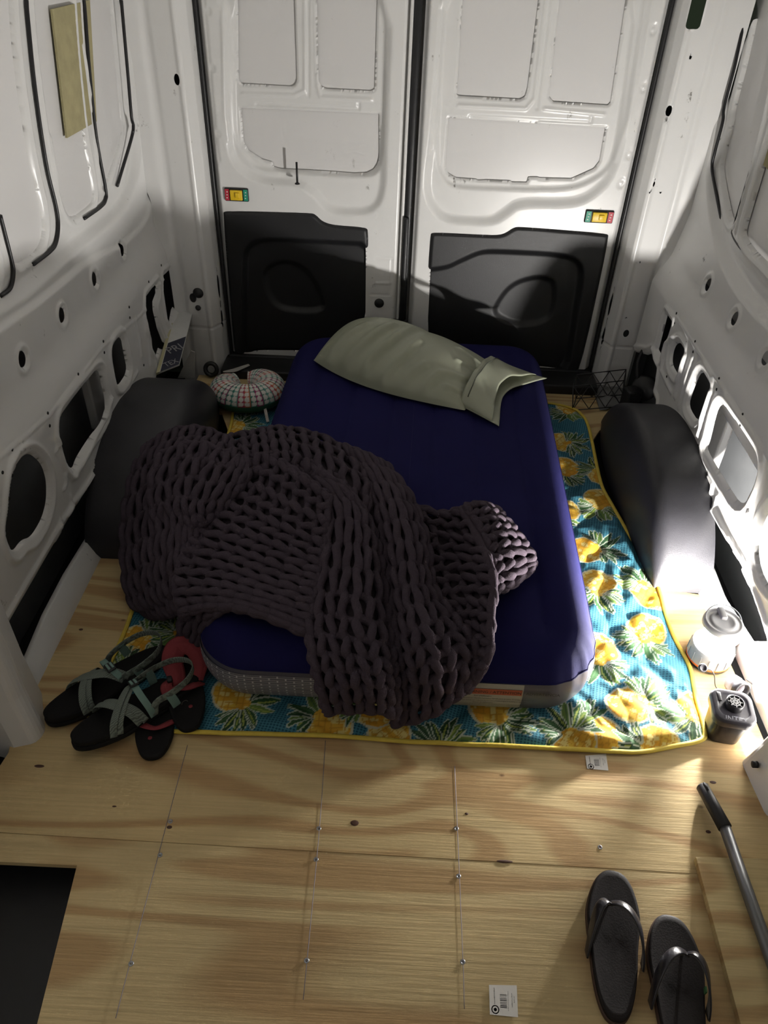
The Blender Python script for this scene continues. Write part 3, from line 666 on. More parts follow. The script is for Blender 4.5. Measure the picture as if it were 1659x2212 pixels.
# product stickers on the plywood
def sticker(quad, flip=False):
    P3 = [Vector(at(*q)) + Vector((0, 0, 0.0008)) for q in quad]
    st = mobj('sticker', P3, [(0, 1, 2, 3)], M_PAPER, floor, False)
    sol = st.modifiers.new('solid', 'SOLIDIFY'); sol.thickness = 0.0005
    def uv(u, v): return (P3[0] * (1 - u) + P3[1] * u) * (1 - v) + (P3[3] * (1 - u) + P3[2] * u) * v + Vector((0, 0, 0.0005))
    random.seed(3); v = 0.30
    bm = bmesh.new()
    while v < 0.72:
        h = random.choice((0.012, 0.02, 0.03)); bm.faces.new([bm.verts.new(uv(a, b)) for a, b in ((0.38, v), (0.62, v), (0.62, v + h), (0.38, v + h))]); v += h + random.choice((0.012, 0.02))
    bmobj('barcode', bm, M_INK, st, False)
    bm = bmesh.new(); add_lathe(bm, [(0.0075, 0), (0.0055, 0)], 20, Matrix.Translation(uv(0.2, 0.82))); add_lathe(bm, [(0.003, 0), (0.0, 0)], 12, Matrix.Translation(uv(0.2, 0.82))); bmobj('round_mark', bm, M_INK, st, False)
    def print_row(name, u0, u1, v0, v1, seed):           # lettering too small to read: a row of letter-high strokes
        rr = random.Random(seed); bm = bmesh.new(); v = v0
        while v < v1:
            h = rr.uniform(.012, .030); a_, b_ = (u0, u1) if rr.random() < .6 else (u0 + (u1 - u0) * .3, u1)
            bm.faces.new([bm.verts.new(uv(a, b)) for a, b in ((a_, v), (b_, v), (b_, v + h), (a_, v + h))]); v += h + rr.uniform(.006, .014)
        bmobj(name, bm, M_INK, st, False)
    print_row('print', .165, .20, .08, .62, 1); print_row('print', .66, .68, .20, .84, 2); print_row('print', .79, .82, .26, .70, 3); print_row('print', .87, .90, .36, .56, 4)
sticker([(1056, 2128), (1116, 2129), (1119, 2198), (1058, 2192)])
sticker([(1264, 1633), (1309, 1629), (1314, 1665), (1268, 1661)])

thr = bmesh.new(); add_box(thr, (0.05, 2.955, 0.015), (1.62, 0.15, 0.05)); add_box(thr, (0.05, 3.06, 0.03), (1.60, 0.10, 0.03))
o_ = bmobj('threshold', thr, M_BLACK, None, True, 0.008); tag(o_, 'black plastic sill plate below the rear doors', None, None, 'structure'); o_.name = 'trim_3'
M_ROOF = pmat('roof_lining_white', (0.80, 0.80, 0.79), 0.7)
ceil = mobj('ceiling', [(-1.15, -1.9, 1.72), (1.2, -1.9, 1.72), (1.2, 3.15, 1.72), (-1.15, 3.15, 1.72)], [(0, 1, 2, 3)], M_ROOF); tag(ceil, 'white steel roof of the van above the camera', None, None, 'structure')
M_CAB = pmat('cab_grey', (0.45, 0.45, 0.45), 0.8)
fr = mobj('wall_front', [(-1.2, -1.9, -0.2), (1.2, -1.9, -0.2), (1.2, -1.9, 1.72), (-1.2, -1.9, 1.72)], [(0, 1, 2, 3)], M_CAB); tag(fr, 'grey bulkhead behind the camera', None, None, 'structure')

# ================================================================== WHEEL ARCH COVERS
M_ARCH = pmat('scuffed_black_plastic', (0.017, 0.0165, 0.020), 0.47, noise=0.5, nscale=9, bump=0.2, bscale=350)
def wheel_arch(side, xw, xi, ys, label):
    """ys: (front, rear) foot of the arch; xw wall side, xi inner side"""
    n, m = 60, 24; y0, y1 = ys
    prof_a = catmull([(0, 0), (0.03, .085), (.13, .190), (.28, .258), (.46, .285), (.66, .262), (.84, .185), (.95, .085), (1.0, 0)], n)
    V = []
    for j in range(m):
        t = j / (m - 1)
        for a, h in prof_a:
            # round shoulder towards the bed, plan narrows a little at both feet
            k = min(1, max(0, (t - 0.62) / 0.38)); g = math.sqrt(max(0, 1 - k ** 2.6))
            nar = 0.055 * (abs(a - 0.45) / 0.55) ** 3 + 0.02 * (1 - g)
            x = xw + (xi - xw) * (t if k < 1 else 1)
            x = x - (xi - xw) / abs(xi - xw) * nar * t
            V.append((x, y0 + (y1 - y0) * a, h * g if j < m - 1 else 0.0))
    F_ = [(j * n + i, j * n + i + 1, (j + 1) * n + i + 1, (j + 1) * n + i) for j in range(m - 1) for i in range(n - 1)]
    o = mobj('wheel_arch_cover', V, F_, M_ARCH, None, True)
    tag(o, label, 'wheel arch', 'wheel arch covers'); return o
wa_l = wheel_arch(-1, -0.935, -0.655, (1.71, 2.68), 'matt black wheel arch cover beside the left wall behind the knitted blanket')
wa_r = wheel_arch(1, 0.982, 0.765, (1.685, 2.66), 'black wheel arch cover beside the right wall near the lit lantern')

# ================================================================== AIR MATTRESS
MH = 0.225; MX0, MX1, MY0, MY1 = -0.475, 0.545, 1.175, 2.925
def m_shift(y): return 0.030 * (y - 1.2) - 0.004
M_FLOCK = pmat('navy_flock', (0.0095, 0.0090, 0.062), 0.9, noise=0.12, nscale=7, bump=0.25, bscale=900, spec=0.15)
M_VINYL = pmat('grey_blue_vinyl', (0.065, 0.066, 0.090), 0.38, noise=0.1, nscale=5)
def rrect(d, n_c=16, n_s=46):
    """rounded rectangle inset by d, closed, always the same count; starts at front left"""
    R = max(0.15 - d, 0.0001); x0, x1, y0, y1 = MX0 + d, MX1 - d, MY0 + d, MY1 - d
    pts = []
    def arc(cx, cy, a0): return [(cx + R * math.cos(math.radians(a0 + 90 * i / n_c)), cy + R * math.sin(math.radians(a0 + 90 * i / n_c))) for i in range(n_c)]
    def line(a, b): return [(a[0] + (b[0] - a[0]) * i / n_s, a[1] + (b[1] - a[1]) * i / n_s) for i in range(n_s)]
    pts += line((x0 + R, y0), (x1 - R, y0)); pts += arc(x1 - R, y0 + R, -90); pts += line((x1, y0 + R), (x1, y1 - R)); pts += arc(x1 - R, y1 - R, 0)
    pts += line((x1 - R, y1), (x0 + R, y1)); pts += arc(x0 + R, y1 - R, 90); pts += line((x0, y1 - R), (x0, y0 + R)); pts += arc(x0 + R, y0 + R, 180)
    return np.array(pts)
RIM = 0.085
def m_ring(phi):
    d = RIM * (1 - math.cos(phi)); z = MH / 2 + (MH / 2) * math.sin(phi) * (1.0 if phi > 0 else 1.0)
    p = rrect(d); return p, np.full(len(p), z)
def m_world(p, z, puck=0.0):
    x, y = p[:, 0], p[:, 1]
    corner = np.exp(-(((x - MX1) / .10) ** 2 + ((y - MY0) / .14) ** 2)) + np.exp(-(((x - MX0) / .10) ** 2 + ((y - MY0) / .14) ** 2)) * .5
    ang = np.arctan2(y - (MY0 + .15), x - (MX1 - .15))
    pk = puck * corner * 0.007 * np.abs(np.sin(ang * 9.0))
    return np.stack([x + m_shift(y) - pk * np.sign(x), y + pk, z - pk * .4], -1)
phis = np.radians(np.r_[np.linspace(-82, 20, 18)]); SPLIT = 20
side_r = []
for ph in phis:
    p, z = m_ring(ph); side_r.append(m_world(p, z, puck=max(0.0, math.sin(ph + 0.6))))
phis2 = np.radians(np.linspace(SPLIT, 90, 14)); top_r = []
for ph in phis2:
    p, z = m_ring(ph); top_r.append(m_world(p, z, puck=max(0.0, 1.2 * math.cos(ph * 1.3))))
for d in np.linspace(RIM + 0.008, 0.51, 60):
    p = rrect(min(d, 0.5099)); z = np.full(len(p), MH)
    top_r.append(m_world(p, z))
def chan(W):                                           # long air channels pressed into the top
    x = W[..., 0] - m_shift(W[..., 1]) - (MX0 + MX1) / 2; y = W[..., 1]
    edge = np.minimum(np.minimum(x + .51, .51 - x), np.minimum(y - MY0, MY1 - y))
    m = sstep(edge, 0.07, 0.16) * sstep(W[..., 2], MH * .8, MH * .98)
    W[..., 2] += m * (-0.012 + 0.014 * np.abs(np.sin((x + 0.51) * math.pi / 0.1457)) ** 0.7) * 0.9
    return W
def rings_mesh(name, rings, mat, parent, cap):
    n = len(rings[0]); V = np.concatenate(rings); m = len(rings)
    Q = np.array([[i * n + j, i * n + (j + 1) % n, (i + 1) * n + (j + 1) % n, (i + 1) * n + j] for i in range(m - 1) for j in range(n)])
    return mobj(name, V, Q, mat, parent, True)
bed = empty('air_mattress', ((MX0 + MX1) / 2, (MY0 + MY1) / 2, 0)); tag(bed, 'inflated navy blue twin air mattress with flocked top on the floor', 'air mattress')
def unparent_shift(o): o.matrix_parent_inverse = Matrix.Translation(-Vector(o.parent.location)); return o
def put(o): return unparent_shift(o)
put(rings_mesh('flocked_top', [chan(r.copy()) for r in top_r], M_FLOCK, bed, True))
put(rings_mesh('vinyl_side', side_r, M_VINYL, bed, False))
p_ = m_world(*m_ring(math.radians(-82))); put(mobj('underside', p_.tolist(), [tuple(range(len(p_)))[::-1]], M_VINYL, bed))
# welded seam between flock and vinyl
seam_pts = np.concatenate([top_r[0], top_r[0][:1]]); V_, Q_ = tube_arrays(seam_pts, 0.0022, 6); put(mobj('weld_seam', V_, Q_, M_FLOCK, bed))
# printed patches follow the bulging side: i = ring point index range, phi range
def side_patch(name, i0, i1, ph0, ph1, mat, parent, lift=0.0012, nphi=14, sub=1, n_i=None):
    rows = []
    for ph in np.radians(np.linspace(ph0, ph1, nphi)):
        p, z = m_ring(ph); W = m_world(p, z, puck=max(0.0, math.sin(ph + 0.6)) if i1 > 46 else 0)
        C0 = np.array([(MX0 + MX1) / 2, MY0 + .6, MH / 2])
        idx = np.arange(math.floor(i0), math.floor(i1) + 1); seg = W[idx % len(W)]
        ii = np.linspace(i0, i1, n_i or len(idx)); seg = np.stack([np.interp(ii, idx, seg[:, k]) for k in range(3)], -1)
        q, _ = m_ring(ph); nrm = np.array([0, -math.cos(ph), math.sin(ph)])
        pl = q[idx % len(q)]; out = pl - np.stack([np.clip(pl[:, 0], MX0 + .15, MX1 - .15), np.clip(pl[:, 1], MY0 + .15, MY1 - .15)], -1)
        out /= np.maximum(np.linalg.norm(out, axis=1, keepdims=True), 1e-9)
        nn = np.stack([out[:, 0] * math.cos(ph), out[:, 1] * math.cos(ph), np.full(len(out), math.sin(ph))], -1)
        nn = np.stack([np.interp(ii, idx, nn[:, k]) for k in range(3)], -1)
        rows.append(seg + nn * lift)
    n = len(rows[0]); V = np.concatenate(rows)
    Q = np.array([[a * n + j, a * n + j + 1, (a + 1) * n + j + 1, (a + 1) * n + j] for a in range(nphi - 1) for j in range(n - 1)])
    o = mobj(name, V, Q, mat, parent, True); uvl = o.data.uv_layers.new(name='UVMap')
    uu = np.tile(np.linspace(0, 1, n), nphi); vv = np.repeat(np.linspace(0, 1, nphi), n)
    li = np.zeros(len(o.data.loops), np.int32); o.data.loops.foreach_get('vertex_index', li)
    uvl.data.foreach_set('uv', np.stack([uu[li], vv[li]], -1).astype(np.float32).ravel())
    return o, np.array(rows)
M_BRICKTXT = bpy.data.materials.new('printed_safety_text'); M_BRICKTXT.use_nodes = True
nt = M_BRICKTXT.node_tree; b_ = nt.nodes['Principled BSDF']; b_.inputs['Roughness'].default_value = 0.45
uvn = nt.nodes.new('ShaderNodeUVMap'); br = nt.nodes.new('ShaderNodeTexBrick'); mp = nt.nodes.new('ShaderNodeMapping'); mp.inputs['Scale'].default_value = (30, 14, 1)
nt.links.new(uvn.outputs[0], mp.inputs[0]); nt.links.new(mp.outputs[0], br.inputs['Vector'])
br.inputs['Scale'].default_value = 1.0; br.inputs['Color1'].default_value = (0.09, 0.09, 0.11, 1); br.inputs['Color2'].default_value = (0.14, 0.14, 0.16, 1); br.inputs['Mortar'].default_value = (0.42, 0.42, 0.44, 1)
br.inputs['Mortar Size'].default_value = 0.09; br.inputs['Brick Width'].default_value = 1.7; br.inputs['Row Height'].default_value = 1.0
nt.links.new(br.outputs['Color'], b_.inputs['Base Color'])
o_, _ = side_patch('safety_text_print', -24, 22, -38, 12, M_BRICKTXT, bed, 0.0010); put(o_)
M_LABEL = pmat('worn_label', (0.33, 0.32, 0.28), .6)
M_REDHEAD = pmat('red_header', (0.36, 0.075, 0.035), .5)
lab, rows = side_patch('warning_label', 31.5, 43.8, -42, 18, M_LABEL, bed, 0.0014); put(lab)
def lab_pt(u, v, lift=0.0008):
    a = v * (rows.shape[0] - 1); b = u * (rows.shape[1] - 1); i, j = int(min(a, rows.shape[0] - 2)), int(min(b, rows.shape[1] - 2)); fa, fb = a - i, b - j
    p = rows[i, j] * (1 - fa) * (1 - fb) + rows[i + 1, j] * fa * (1 - fb) + rows[i, j + 1] * (1 - fa) * fb + rows[i + 1, j + 1] * fa * fb
    ph = math.radians(-42 + 60 * v); return p + np.array([0, -math.cos(ph), math.sin(ph)]) * lift
def lab_rect(name, u0, u1, v0, v1, mat, lift):
    n = 5; V = [lab_pt(u0 + (u1 - u0) * (j), v0 + (v1 - v0) * i / n, lift) for i in range(n + 1) for j in (0, 1)]
    o = mobj(name, V, [(2 * i, 2 * i + 1, 2 * i + 3, 2 * i + 2) for i in range(n)], mat, lab, True)
    o.matrix_parent_inverse = Matrix.Identity(4); return o
lab_rect('red_header', 0.02, 0.93, 0.70, 0.86, M_REDHEAD, 0.0006); lab_rect('rule', 0.93, 0.936, 0.0, 0.86, M_INK, 0.0007); lab_rect('rule', 0.02, 0.93, 0.86, 0.868, M_INK, 0.0007)
def lab_text(body, u, v, size, mat, sx=1.0):
    ph = math.radians(-42 + 60 * v)
    Mx = frame_M(lab_pt(u, v, 0.0012), (1, 0, 0), (0, math.sin(ph), math.cos(ph)))
    o = text_mesh('print', body, size, mat, Mx, lab, 0.0, 'LEFT', sx); return o
lab_text('WARNING / ATTENTION / ADVERTENCIA', 0.18, 0.775, 0.0125, M_INK, 1.0)
lines = ['Risk of Suffocation', 'Infants have suffocated on inflatable mattresses. NEVER place an infant 15 months or younger on', 'mattress to sleep. Infants can suffocate by becoming trapped against bedding or side walls.', 'Risque de suffocation', 'Des nourrissons sont morts par suffocation. NE JAMAIS placer un bebe de moins de 15 mois sur', 'ce matelas gonflable pour dormir. Lire toutes les instructions avant utilisation.', 'Riesgo de asfixia. NUNCA coloque a un bebe en este colchon inflable para dormir.']
for k, t_ in enumerate(lines): lab_text(t_, 0.32 if k in (0, 3) else 0.03, 0.65 - 0.085 * k, 0.0078 if k in (0, 3) else 0.0070, M_INK, 0.74)

# ================================================================== PINEAPPLE QUILT
f2 = lambda q: np.array(at(*q)[:2])
q_out = [f2(q) for q in ((300, 1290), (262, 1390), (225, 1470), (200, 1530), (190, 1570), (360, 1583), (460, 1588), (700, 1592), (860, 1606), (1000, 1612), (1200, 1621), (1310, 1627), (1380, 1630), (1440, 1620), (1520, 1603), (1521, 1580), (1497, 1500), (1490, 1445), (1446, 1370), (1420, 1270), (1396, 1228), (1360, 1170))]
q_out += [np.array(p) for p in ((0.765, 2.05), (0.745, 2.2), (0.765, 2.5), (0.77, 2.62), (0.735, 2.76), (0.55, 2.80), (0.2, 2.82), (-0.3, 2.82), (-0.45, 2.80), (-0.66, 2.66), (-0.64, 2.5), (-0.63, 2.2), (-0.63, 1.9), (-0.66, 1.78))]
q_out = smooth_poly(q_out)
def vnoise(x, y, s, seed=0):
    """smooth value noise"""
    rng = np.random.RandomState(seed); G = rng.rand(128, 128)
    X = x * s + 40; Y = y * s + 40; i = np.floor(X).astype(int); j = np.floor(Y).astype(int); fx = X - i; fy = Y - j
    fx = fx * fx * (3 - 2 * fx); fy = fy * fy * (3 - 2 * fy)
    g = lambda a, b: G[a % 128, b % 128]
    return (g(i, j) * (1 - fx) + g(i + 1, j) * fx) * (1 - fy) + (g(i, j + 1) * (1 - fx) + g(i + 1, j + 1) * fx) * fy
def q_off(U, V):
    d = -sd_poly(U, V, q_out)
    a = (U + V * 0.95) / 0.155; b = (U - V * 0.95) / 0.155
    st = np.minimum(np.abs(a - np.round(a)), np.abs(b - np.round(b)))          # diamond quilting
    puff = 0.0075 * (1 - np.exp(-(st / 0.16) ** 2))
    wr = 0.012 * vnoise(U, V, 9, 1) ** 2 + 0.010 * np.abs(np.sin((U * 3.1 + vnoise(U, V, 5, 2) * 1.5) * 6)) * vnoise(U, V, 6, 3) + 0.004 * vnoise(U, V, 40, 4)
    ed = sstep(d, 0.0, 0.03)
    wr = wr * (0.25 + 0.75 * sstep(U, -0.45, -0.2))
    puff = puff * (0.4 + 0.6 * sstep(U, -0.45, -0.2))
    arch = 0.03 * np.exp(-((U - 0.765) / .03) ** 2) * sstep(V, 1.72, 1.8)
    return 0.004 + ed * (puff + wr) + 0.006 * vnoise(U, V, 14, 5) * (1 - ed) + arch * 0.5
ux = np.arange(-0.90, 0.84, 0.0032); vy_ = np.arange(1.05, 2.86, 0.0032)
under = np.array([(MX0 + .17, MY0 + .16), (MX1 - .13, MY0 + .16), (MX1 - .10, MY1), (MX0 + .2, MY1)])
quilt = empty('quilt', (0.0, 1.9, 0.0)); tag(quilt, 'teal quilt printed with yellow pineapples under the air mattress', 'quilt')
M_QUILT = bpy.data.materials.new('pineapple_cotton'); M_QUILT.use_nodes = True
nt = M_QUILT.node_tree; b_ = nt.nodes['Principled BSDF']; b_.inputs['Roughness'].default_value = 0.8; b_.inputs['Specular IOR Level'].default_value = 0.2
ca = nt.nodes.new('ShaderNodeVertexColor'); ca.layer_name = 'print'
tc = nt.nodes.new('ShaderNodeTexCoord'); mp = nt.nodes.new('ShaderNodeMapping'); mp.inputs['Rotation'].default_value = (0, 0, 0.2); mp.inputs['Scale'].default_value = (118, 150, 1)
vo = nt.nodes.new('ShaderNodeTexVoronoi'); vo.inputs['Randomness'].default_value = 0.12; vo.inputs['Scale'].default_value = 1.0; vo.voronoi_dimensions = '2D'
nt.links.new(tc.outputs['Object'], mp.inputs[0]); nt.links.new(mp.outputs[0], vo.inputs['Vector'])
rg = nt.nodes.new('ShaderNodeMapRange'); rg.inputs[1].default_value = 0.28; rg.inputs[2].default_value = 0.42; rg.inputs[3].default_value = 1; rg.inputs[4].default_value = 0
nt.links.new(vo.outputs['Distance'], rg.inputs[0])
mu = nt.nodes.new('ShaderNodeMath'); mu.operation = 'MULTIPLY'; nt.links.new(rg.outputs[0], mu.inputs[0]); nt.links.new(ca.outputs['Alpha'], mu.inputs[1])
mx = nt.nodes.new('ShaderNodeMix'); mx.data_type = 'RGBA'; nt.links.new(mu.outputs[0], mx.inputs[0]); nt.links.new(ca.outputs['Color'], mx.inputs[6]); mx.inputs[7].default_value = (0.015, 0.072, 0.11, 1)
nt.links.new(mx.outputs[2], b_.inputs['Base Color'])
bp = nt.nodes.new('ShaderNodeBump'); bp.inputs['Strength'].default_value = 0.15; bp.inputs['Distance'].default_value = 0.001; nz = nt.nodes.new('ShaderNodeTexNoise'); nz.inputs['Scale'].default_value = 700
nt.links.new(tc.outputs['Object'], nz.inputs[0]); nt.links.new(nz.outputs['Fac'], bp.inputs['Height']); nt.links.new(bp.outputs[0], b_.inputs['Normal'])
qo = sheet('printed_cotton', ux, vy_, q_off, lambda U, V: np.maximum(sd_poly(U, V, q_out), -sd_poly(U, V, under)) * -1.0, lambda U, V, o: np.stack([U, V, o], -1), M_QUILT, quilt)
qo.matrix_parent_inverse = Matrix.Translation((0, -1.9, 0))
# the print: pineapple bodies with crowns of pointed leaves, laid out as in the photograph
Kq = lambda a, b: (1040 + a * .3707, 820 + b * .3707)
Kf = lambda a, b: (430 + a * .5425, 1380 + b * .5425)
pines = [(Kq(510, 175), Kq(485, 255)), (Kq(440, 385), Kq(570, 390)), (Kq(487, 530), Kq(478, 620)), (Kq(700, 580), Kq(625, 510)), (Kq(680, 725), Kq(665, 820)), (Kq(470, 790), Kq(395, 850)),
         (Kq(605, 1010), Kq(760, 985)), (Kq(672, 1208), Kq(660, 1345)), (Kq(970, 1265), Kq(890, 1140)), (Kq(955, 1480), Kq(915, 1620)), (Kq(680, 1600), Kq(672, 1760)),
         (Kq(855, 1920), Kq(1085, 1870)), (Kq(690, 2095), Kq(500, 1990)), (Kq(60, 1950), Kq(190, 2060)), (Kq(1250, 1950), Kq(1190, 2050)), (Kq(530, 2120), Kq(480, 2010)), (Kq(1010, 2150), Kq(900, 2200)),
         (Kf(145, 230), Kf(225, 320)), (Kf(515, 350), Kf(440, 265)), (Kf(755, 400), Kf(740, 480)), (Kf(960, 470), Kf(965, 385)), (Kf(680, 285), Kf(620, 250)), (Kf(1170, 300), Kf(1245, 370)), (Kf(380, 470), Kf(330, 520)),
         ((285, 1388), (372, 1372)), ((262, 1455), (250, 1440)), ((405, 1365), (360, 1385)), ((500, 925), (562, 912)), ((480, 850), (515, 835)), ((600, 830), (650, 850)), ((250, 1560), (330, 1560)), ((520, 880), (600, 880))]
me = qo.data; nV = len(me.vertices); co = np.zeros(nV * 3, np.float32); me.vertices.foreach_get('co', co); co = co.reshape(-1, 3); Xq, Yq = co[:, 0].astype(float), co[:, 1].astype(float)
C_ = np.tile(np.array([0.052, 0.185, 0.240, 1.0]), (nV, 1)); C_[:, :3] *= (0.92 + 0.16 * vnoise(Xq, Yq, 20, 9))[:, None]
def paintm(mask, col):
    C_[mask, :3] = col if np.ndim(col) == 1 else col[mask]; C_[mask, 3] = 0.0
rng = np.random.RandomState(4)
for kk, (cb, cc) in enumerate(pines):
    B = f2(cb); K = f2(cc); ax = K - B; D_ = np.linalg.norm(ax); ax = ax / D_; pr = np.array([-ax[1], ax[0]])
    near = (np.abs(Xq - (B[0] + K[0]) / 2) < .22) & (np.abs(Yq - (B[1] + K[1]) / 2) < .22)
    ra = 0.062; rb = 0.052; R0 = 0.050
    a = (Xq - B[0]) * ax[0] + (Yq - B[1]) * ax[1]; c = (Xq - B[0]) * pr[0] + (Yq - B[1]) * pr[1]
    base = B + ax * min(R0, D_ * .55)
    e = np.sqrt((a / ra) ** 2 + (c / rb) ** 2) + 0.06 * (vnoise(Xq, Yq, 60, kk) - .5)
    paintm(near & (e < 1.10), np.array([0.50, 0.48, 0.34]))
    tone = vnoise(Xq, Yq, 45, 100 + kk)[:, None]; col = np.array([0.60, 0.41, 0.055]) * (1 - tone) + np.array([0.60, 0.27, 0.02]) * tone
    hi = (vnoise(Xq, Yq, 70, 50 + kk) > .62)[:, None]; col = np.where(hi, np.array([0.66, 0.54, 0.19]), col)
    net = np.minimum(np.abs(((a + c) / .024) % 1 - .5), np.abs(((a - c) / .024) % 1 - .5)); col = np.where((net < .07)[:, None], np.array([0.45, 0.24, 0.025]), col)
    paintm(near & (e < 1.0), col)
    nl = 15; order = list(range(nl)); order.sort(key=lambda t: -abs(t - nl / 2))
    for li in order:
        th = math.radians(-105 + 210 * li / (nl - 1)) + rng.uniform(-.12, .12); L_ = rng.uniform(.058, .085) * (1.0 - .22 * abs(th) / 1.8); wd = rng.uniform(.0075, .0105)
        dv = ax * math.cos(th) + pr * math.sin(th); dp = np.array([-dv[1], dv[0]]); o0 = base + pr * math.sin(th) * .016 + dv * .004
        s = (Xq - o0[0]) * dv[0] + (Yq - o0[1]) * dv[1]; tt = (Xq - o0[0]) * dp[0] + (Yq - o0[1]) * dp[1]; tt = tt - math.copysign(.35, th) * s * np.abs(s) / L_ * .6
        u = np.clip(s / L_, 0, 1); hw = wd * np.sin(np.pi * np.clip(u * .86 + .14, 0, 1)) ** .8
        inside = near & (s > 0) & (s < L_)
        paintm(inside & (np.abs(tt) < hw + .0028), np.array([0.42, 0.46, 0.37]))
        g = np.array([[0.018, 0.050, 0.022], [0.030, 0.085, 0.030], [0.12, 0.20, 0.045]][rng.choice([0, 0, 1, 1, 2])])
        paintm(inside & (np.abs(tt) < hw), g)
        paintm(inside & (np.abs(tt + hw * .25) < hw * .22) & (u < .8), np.array([[0.30, 0.36, 0.08], [0.06, 0.12, 0.05]][rng.randint(2)]))
cal_ = me.color_attributes.new('print', 'FLOAT_COLOR', 'POINT'); cal_.data.foreach_set('color', C_.astype(np.float32).ravel())
# yellow binding round the edge
M_BIND = pmat('yellow_binding', (0.62, 0.46, 0.06), 0.75, noise=0.2, nscale=40, bump=0.3, bscale=150)
bpts = np.concatenate([q_out, q_out[:1]]); bz = q_off(bpts[:, 0], bpts[:, 1]); B3 = np.stack([bpts[:, 0], bpts[:, 1], bz + 0.002], -1)
B3 = catmull(B3, 420); V_, Q_ = tube_arrays(B3, 0.0065, 8, flat=0.7); o_ = mobj('binding', V_, Q_, M_BIND, quilt); o_.matrix_parent_inverse = Matrix.Translation((0, -1.9, 0))

# ================================================================== PILLOW
M_SAGE = pmat('sage_sateen', (0.30, 0.315, 0.235), 0.42, noise=0.05, nscale=6, bump=0.1, bscale=900)
A_ = at(660, 798, MH); D_p = at(1003, 893, MH); PL = D_p - A_; plen = np.linalg.norm(PL); PL = PL / plen; PP = np.array([-PL[1], PL[0], 0.0])
pil = empty('pillow', tuple(A_ + PL * plen / 2 + PP * .2)); tag(pil, 'sage green pillow in an open ended case at the head of the mattress', 'pillow')
nu, nv = 110, 80; PW = 0.40; V = []
uu_, vv_g = np.meshgrid(np.linspace(0, 1, nu + 1), np.linspace(0, 1, nv + 1), indexing='ij')
FOLD = np.zeros(uu_.shape)
for ln, amp, wd in (([(.10, .0), (.17, .22), (.26, .42)], .010, .030), ([(.24, .0), (.33, .25), (.40, .55)], .014, .030), ([(.36, .0), (.46, .30), (.50, .62)], .013, .026), ([(.50, .0), (.58, .25), (.60, .45)], .010, .026), ([(.62, .02), (.70, .22)], .008, .022),
                    ([(.74, .0), (.80, .20), (.92, .30)], .010, .022), ([(.84, .45), (.97, .50)], .008, .016), ([(.80, .66), (.97, .72)], .007, .016), ([(.86, .12), (.97, .16)], .008, .014), ([(.30, .62), (.52, .80)], .005, .03)):
    FOLD += amp * np.exp(-(sd_line(uu_, vv_g * .62, [(a, b * .62) for a, b in ln]) / wd) ** 2) - .55 * amp * np.exp(-(sd_line(uu_, vv_g * .62, [(a + .035, b * .62) for a, b in ln]) / wd) ** 2)
for side_ in (1, -1):
    for i in range(nu + 1):
        for j in range(nv + 1):
            u = i / nu; v = j / nv; cu = 2 * u - 1; cv = 2 * v - 1
            th = max(0.0, (1 - abs(cu) ** 2.6)) ** .55 * max(0.0, (1 - abs(cv) ** 2.4)) ** .55
            thick = 0.175 * (1 - 0.35 * u) * (0.82 + 0.18 * math.sin(v * 3.14))
            # pinched corners, fold wrinkles running diagonally
            wv = PW * (1 - 0.10 * abs(cu) ** 3 + 0.02 * math.sin(u * 6)); bow = 0.03 * math.sin(u * math.pi)
            wrk = 0.011 * math.sin((u * 7.5 + v * 2.2 + 1.0 * math.sin(v * 4 + u * 3)) * 2.2) * th * (1 - v) ** .6 + 0.004 * math.sin(u * 31 + v * 9) * th * u ** 3
            p = A_ + PL * (u * plen) + PP * (v * wv - bow * (1 - v) + (0.06 * (1 - u) ** 4) * (1 - v))
            if side_ > 0: z = MH + 0.012 + th * thick * 0.97 + wrk * .35 + float(FOLD[i, j]) * min(1, th * 2.2)
            else: z = MH + 0.012 - th * 0.016
            V.append((p[0], p[1], z))
idx = lambda s, i, j: s * (nu + 1) * (nv + 1) + i * (nv + 1) + j
F_ = [(idx(s, i, j), idx(s, i + 1, j), idx(s, i + 1, j + 1), idx(s, i, j + 1)) if s == 0 else (idx(s, i, j), idx(s, i, j + 1), idx(s, i + 1, j + 1), idx(s, i + 1, j)) for s in (0, 1) for i in range(nu) for j in range(nv)]
def putp(o): o.matrix_parent_inverse = Matrix.Translation(-Vector(o.parent.location)); return o
putp(mobj('pillowcase_body', V, F_, M_SAGE, pil))
# open hem: a slack double flap beyond the stitched seam
E0 = A_ + PL * plen * .955; nh, nw_ = 14, 60; V = []
def flap(u, v, top):
    cv = 2 * v - 1; thk = (0.050 * (1 - abs(cv) ** 2.2) ** .6) * (1 - .55 * u)
    ext = 0.155 * (0.55 + 0.55 * v) * u * (1.0 - 0.25 * math.sin(v * math.pi)) + 0.05 * u * (1 - v) ** 3
    wr = 0.005 * math.sin(v * 9 + u * 3) * (0.3 + u) + 0.0025 * math.sin(v * 23 + u * 5)
    p = E0 + PL * (ext + 0.006 * math.sin(v * 7 + 1) * u) + PP * (v * PW * (.90 - .02 * u) + .02 - 0.05 * u * (1 - v) ** 2)
    z = MH + 0.014 + ((thk * 1.6 + wr * (1 - abs(cv) ** 4)) if top else 0.002 + 0.3 * wr)
    return (p[0], p[1], max(z, MH + 0.006))
for top in (True, False):
    for i in range(nh + 1):
        for j in range(nw_ + 1): V.append(flap(i / nh * (1.0 if top else 1.22), j / nw_, top))
ix = lambda s, i, j: s * (nh + 1) * (nw_ + 1) + i * (nw_ + 1) + j
F_ = [(ix(s, i, j), ix(s, i + 1, j), ix(s, i + 1, j + 1), ix(s, i, j + 1)) for s in (0, 1) for i in range(nh) for j in range(nw_)]
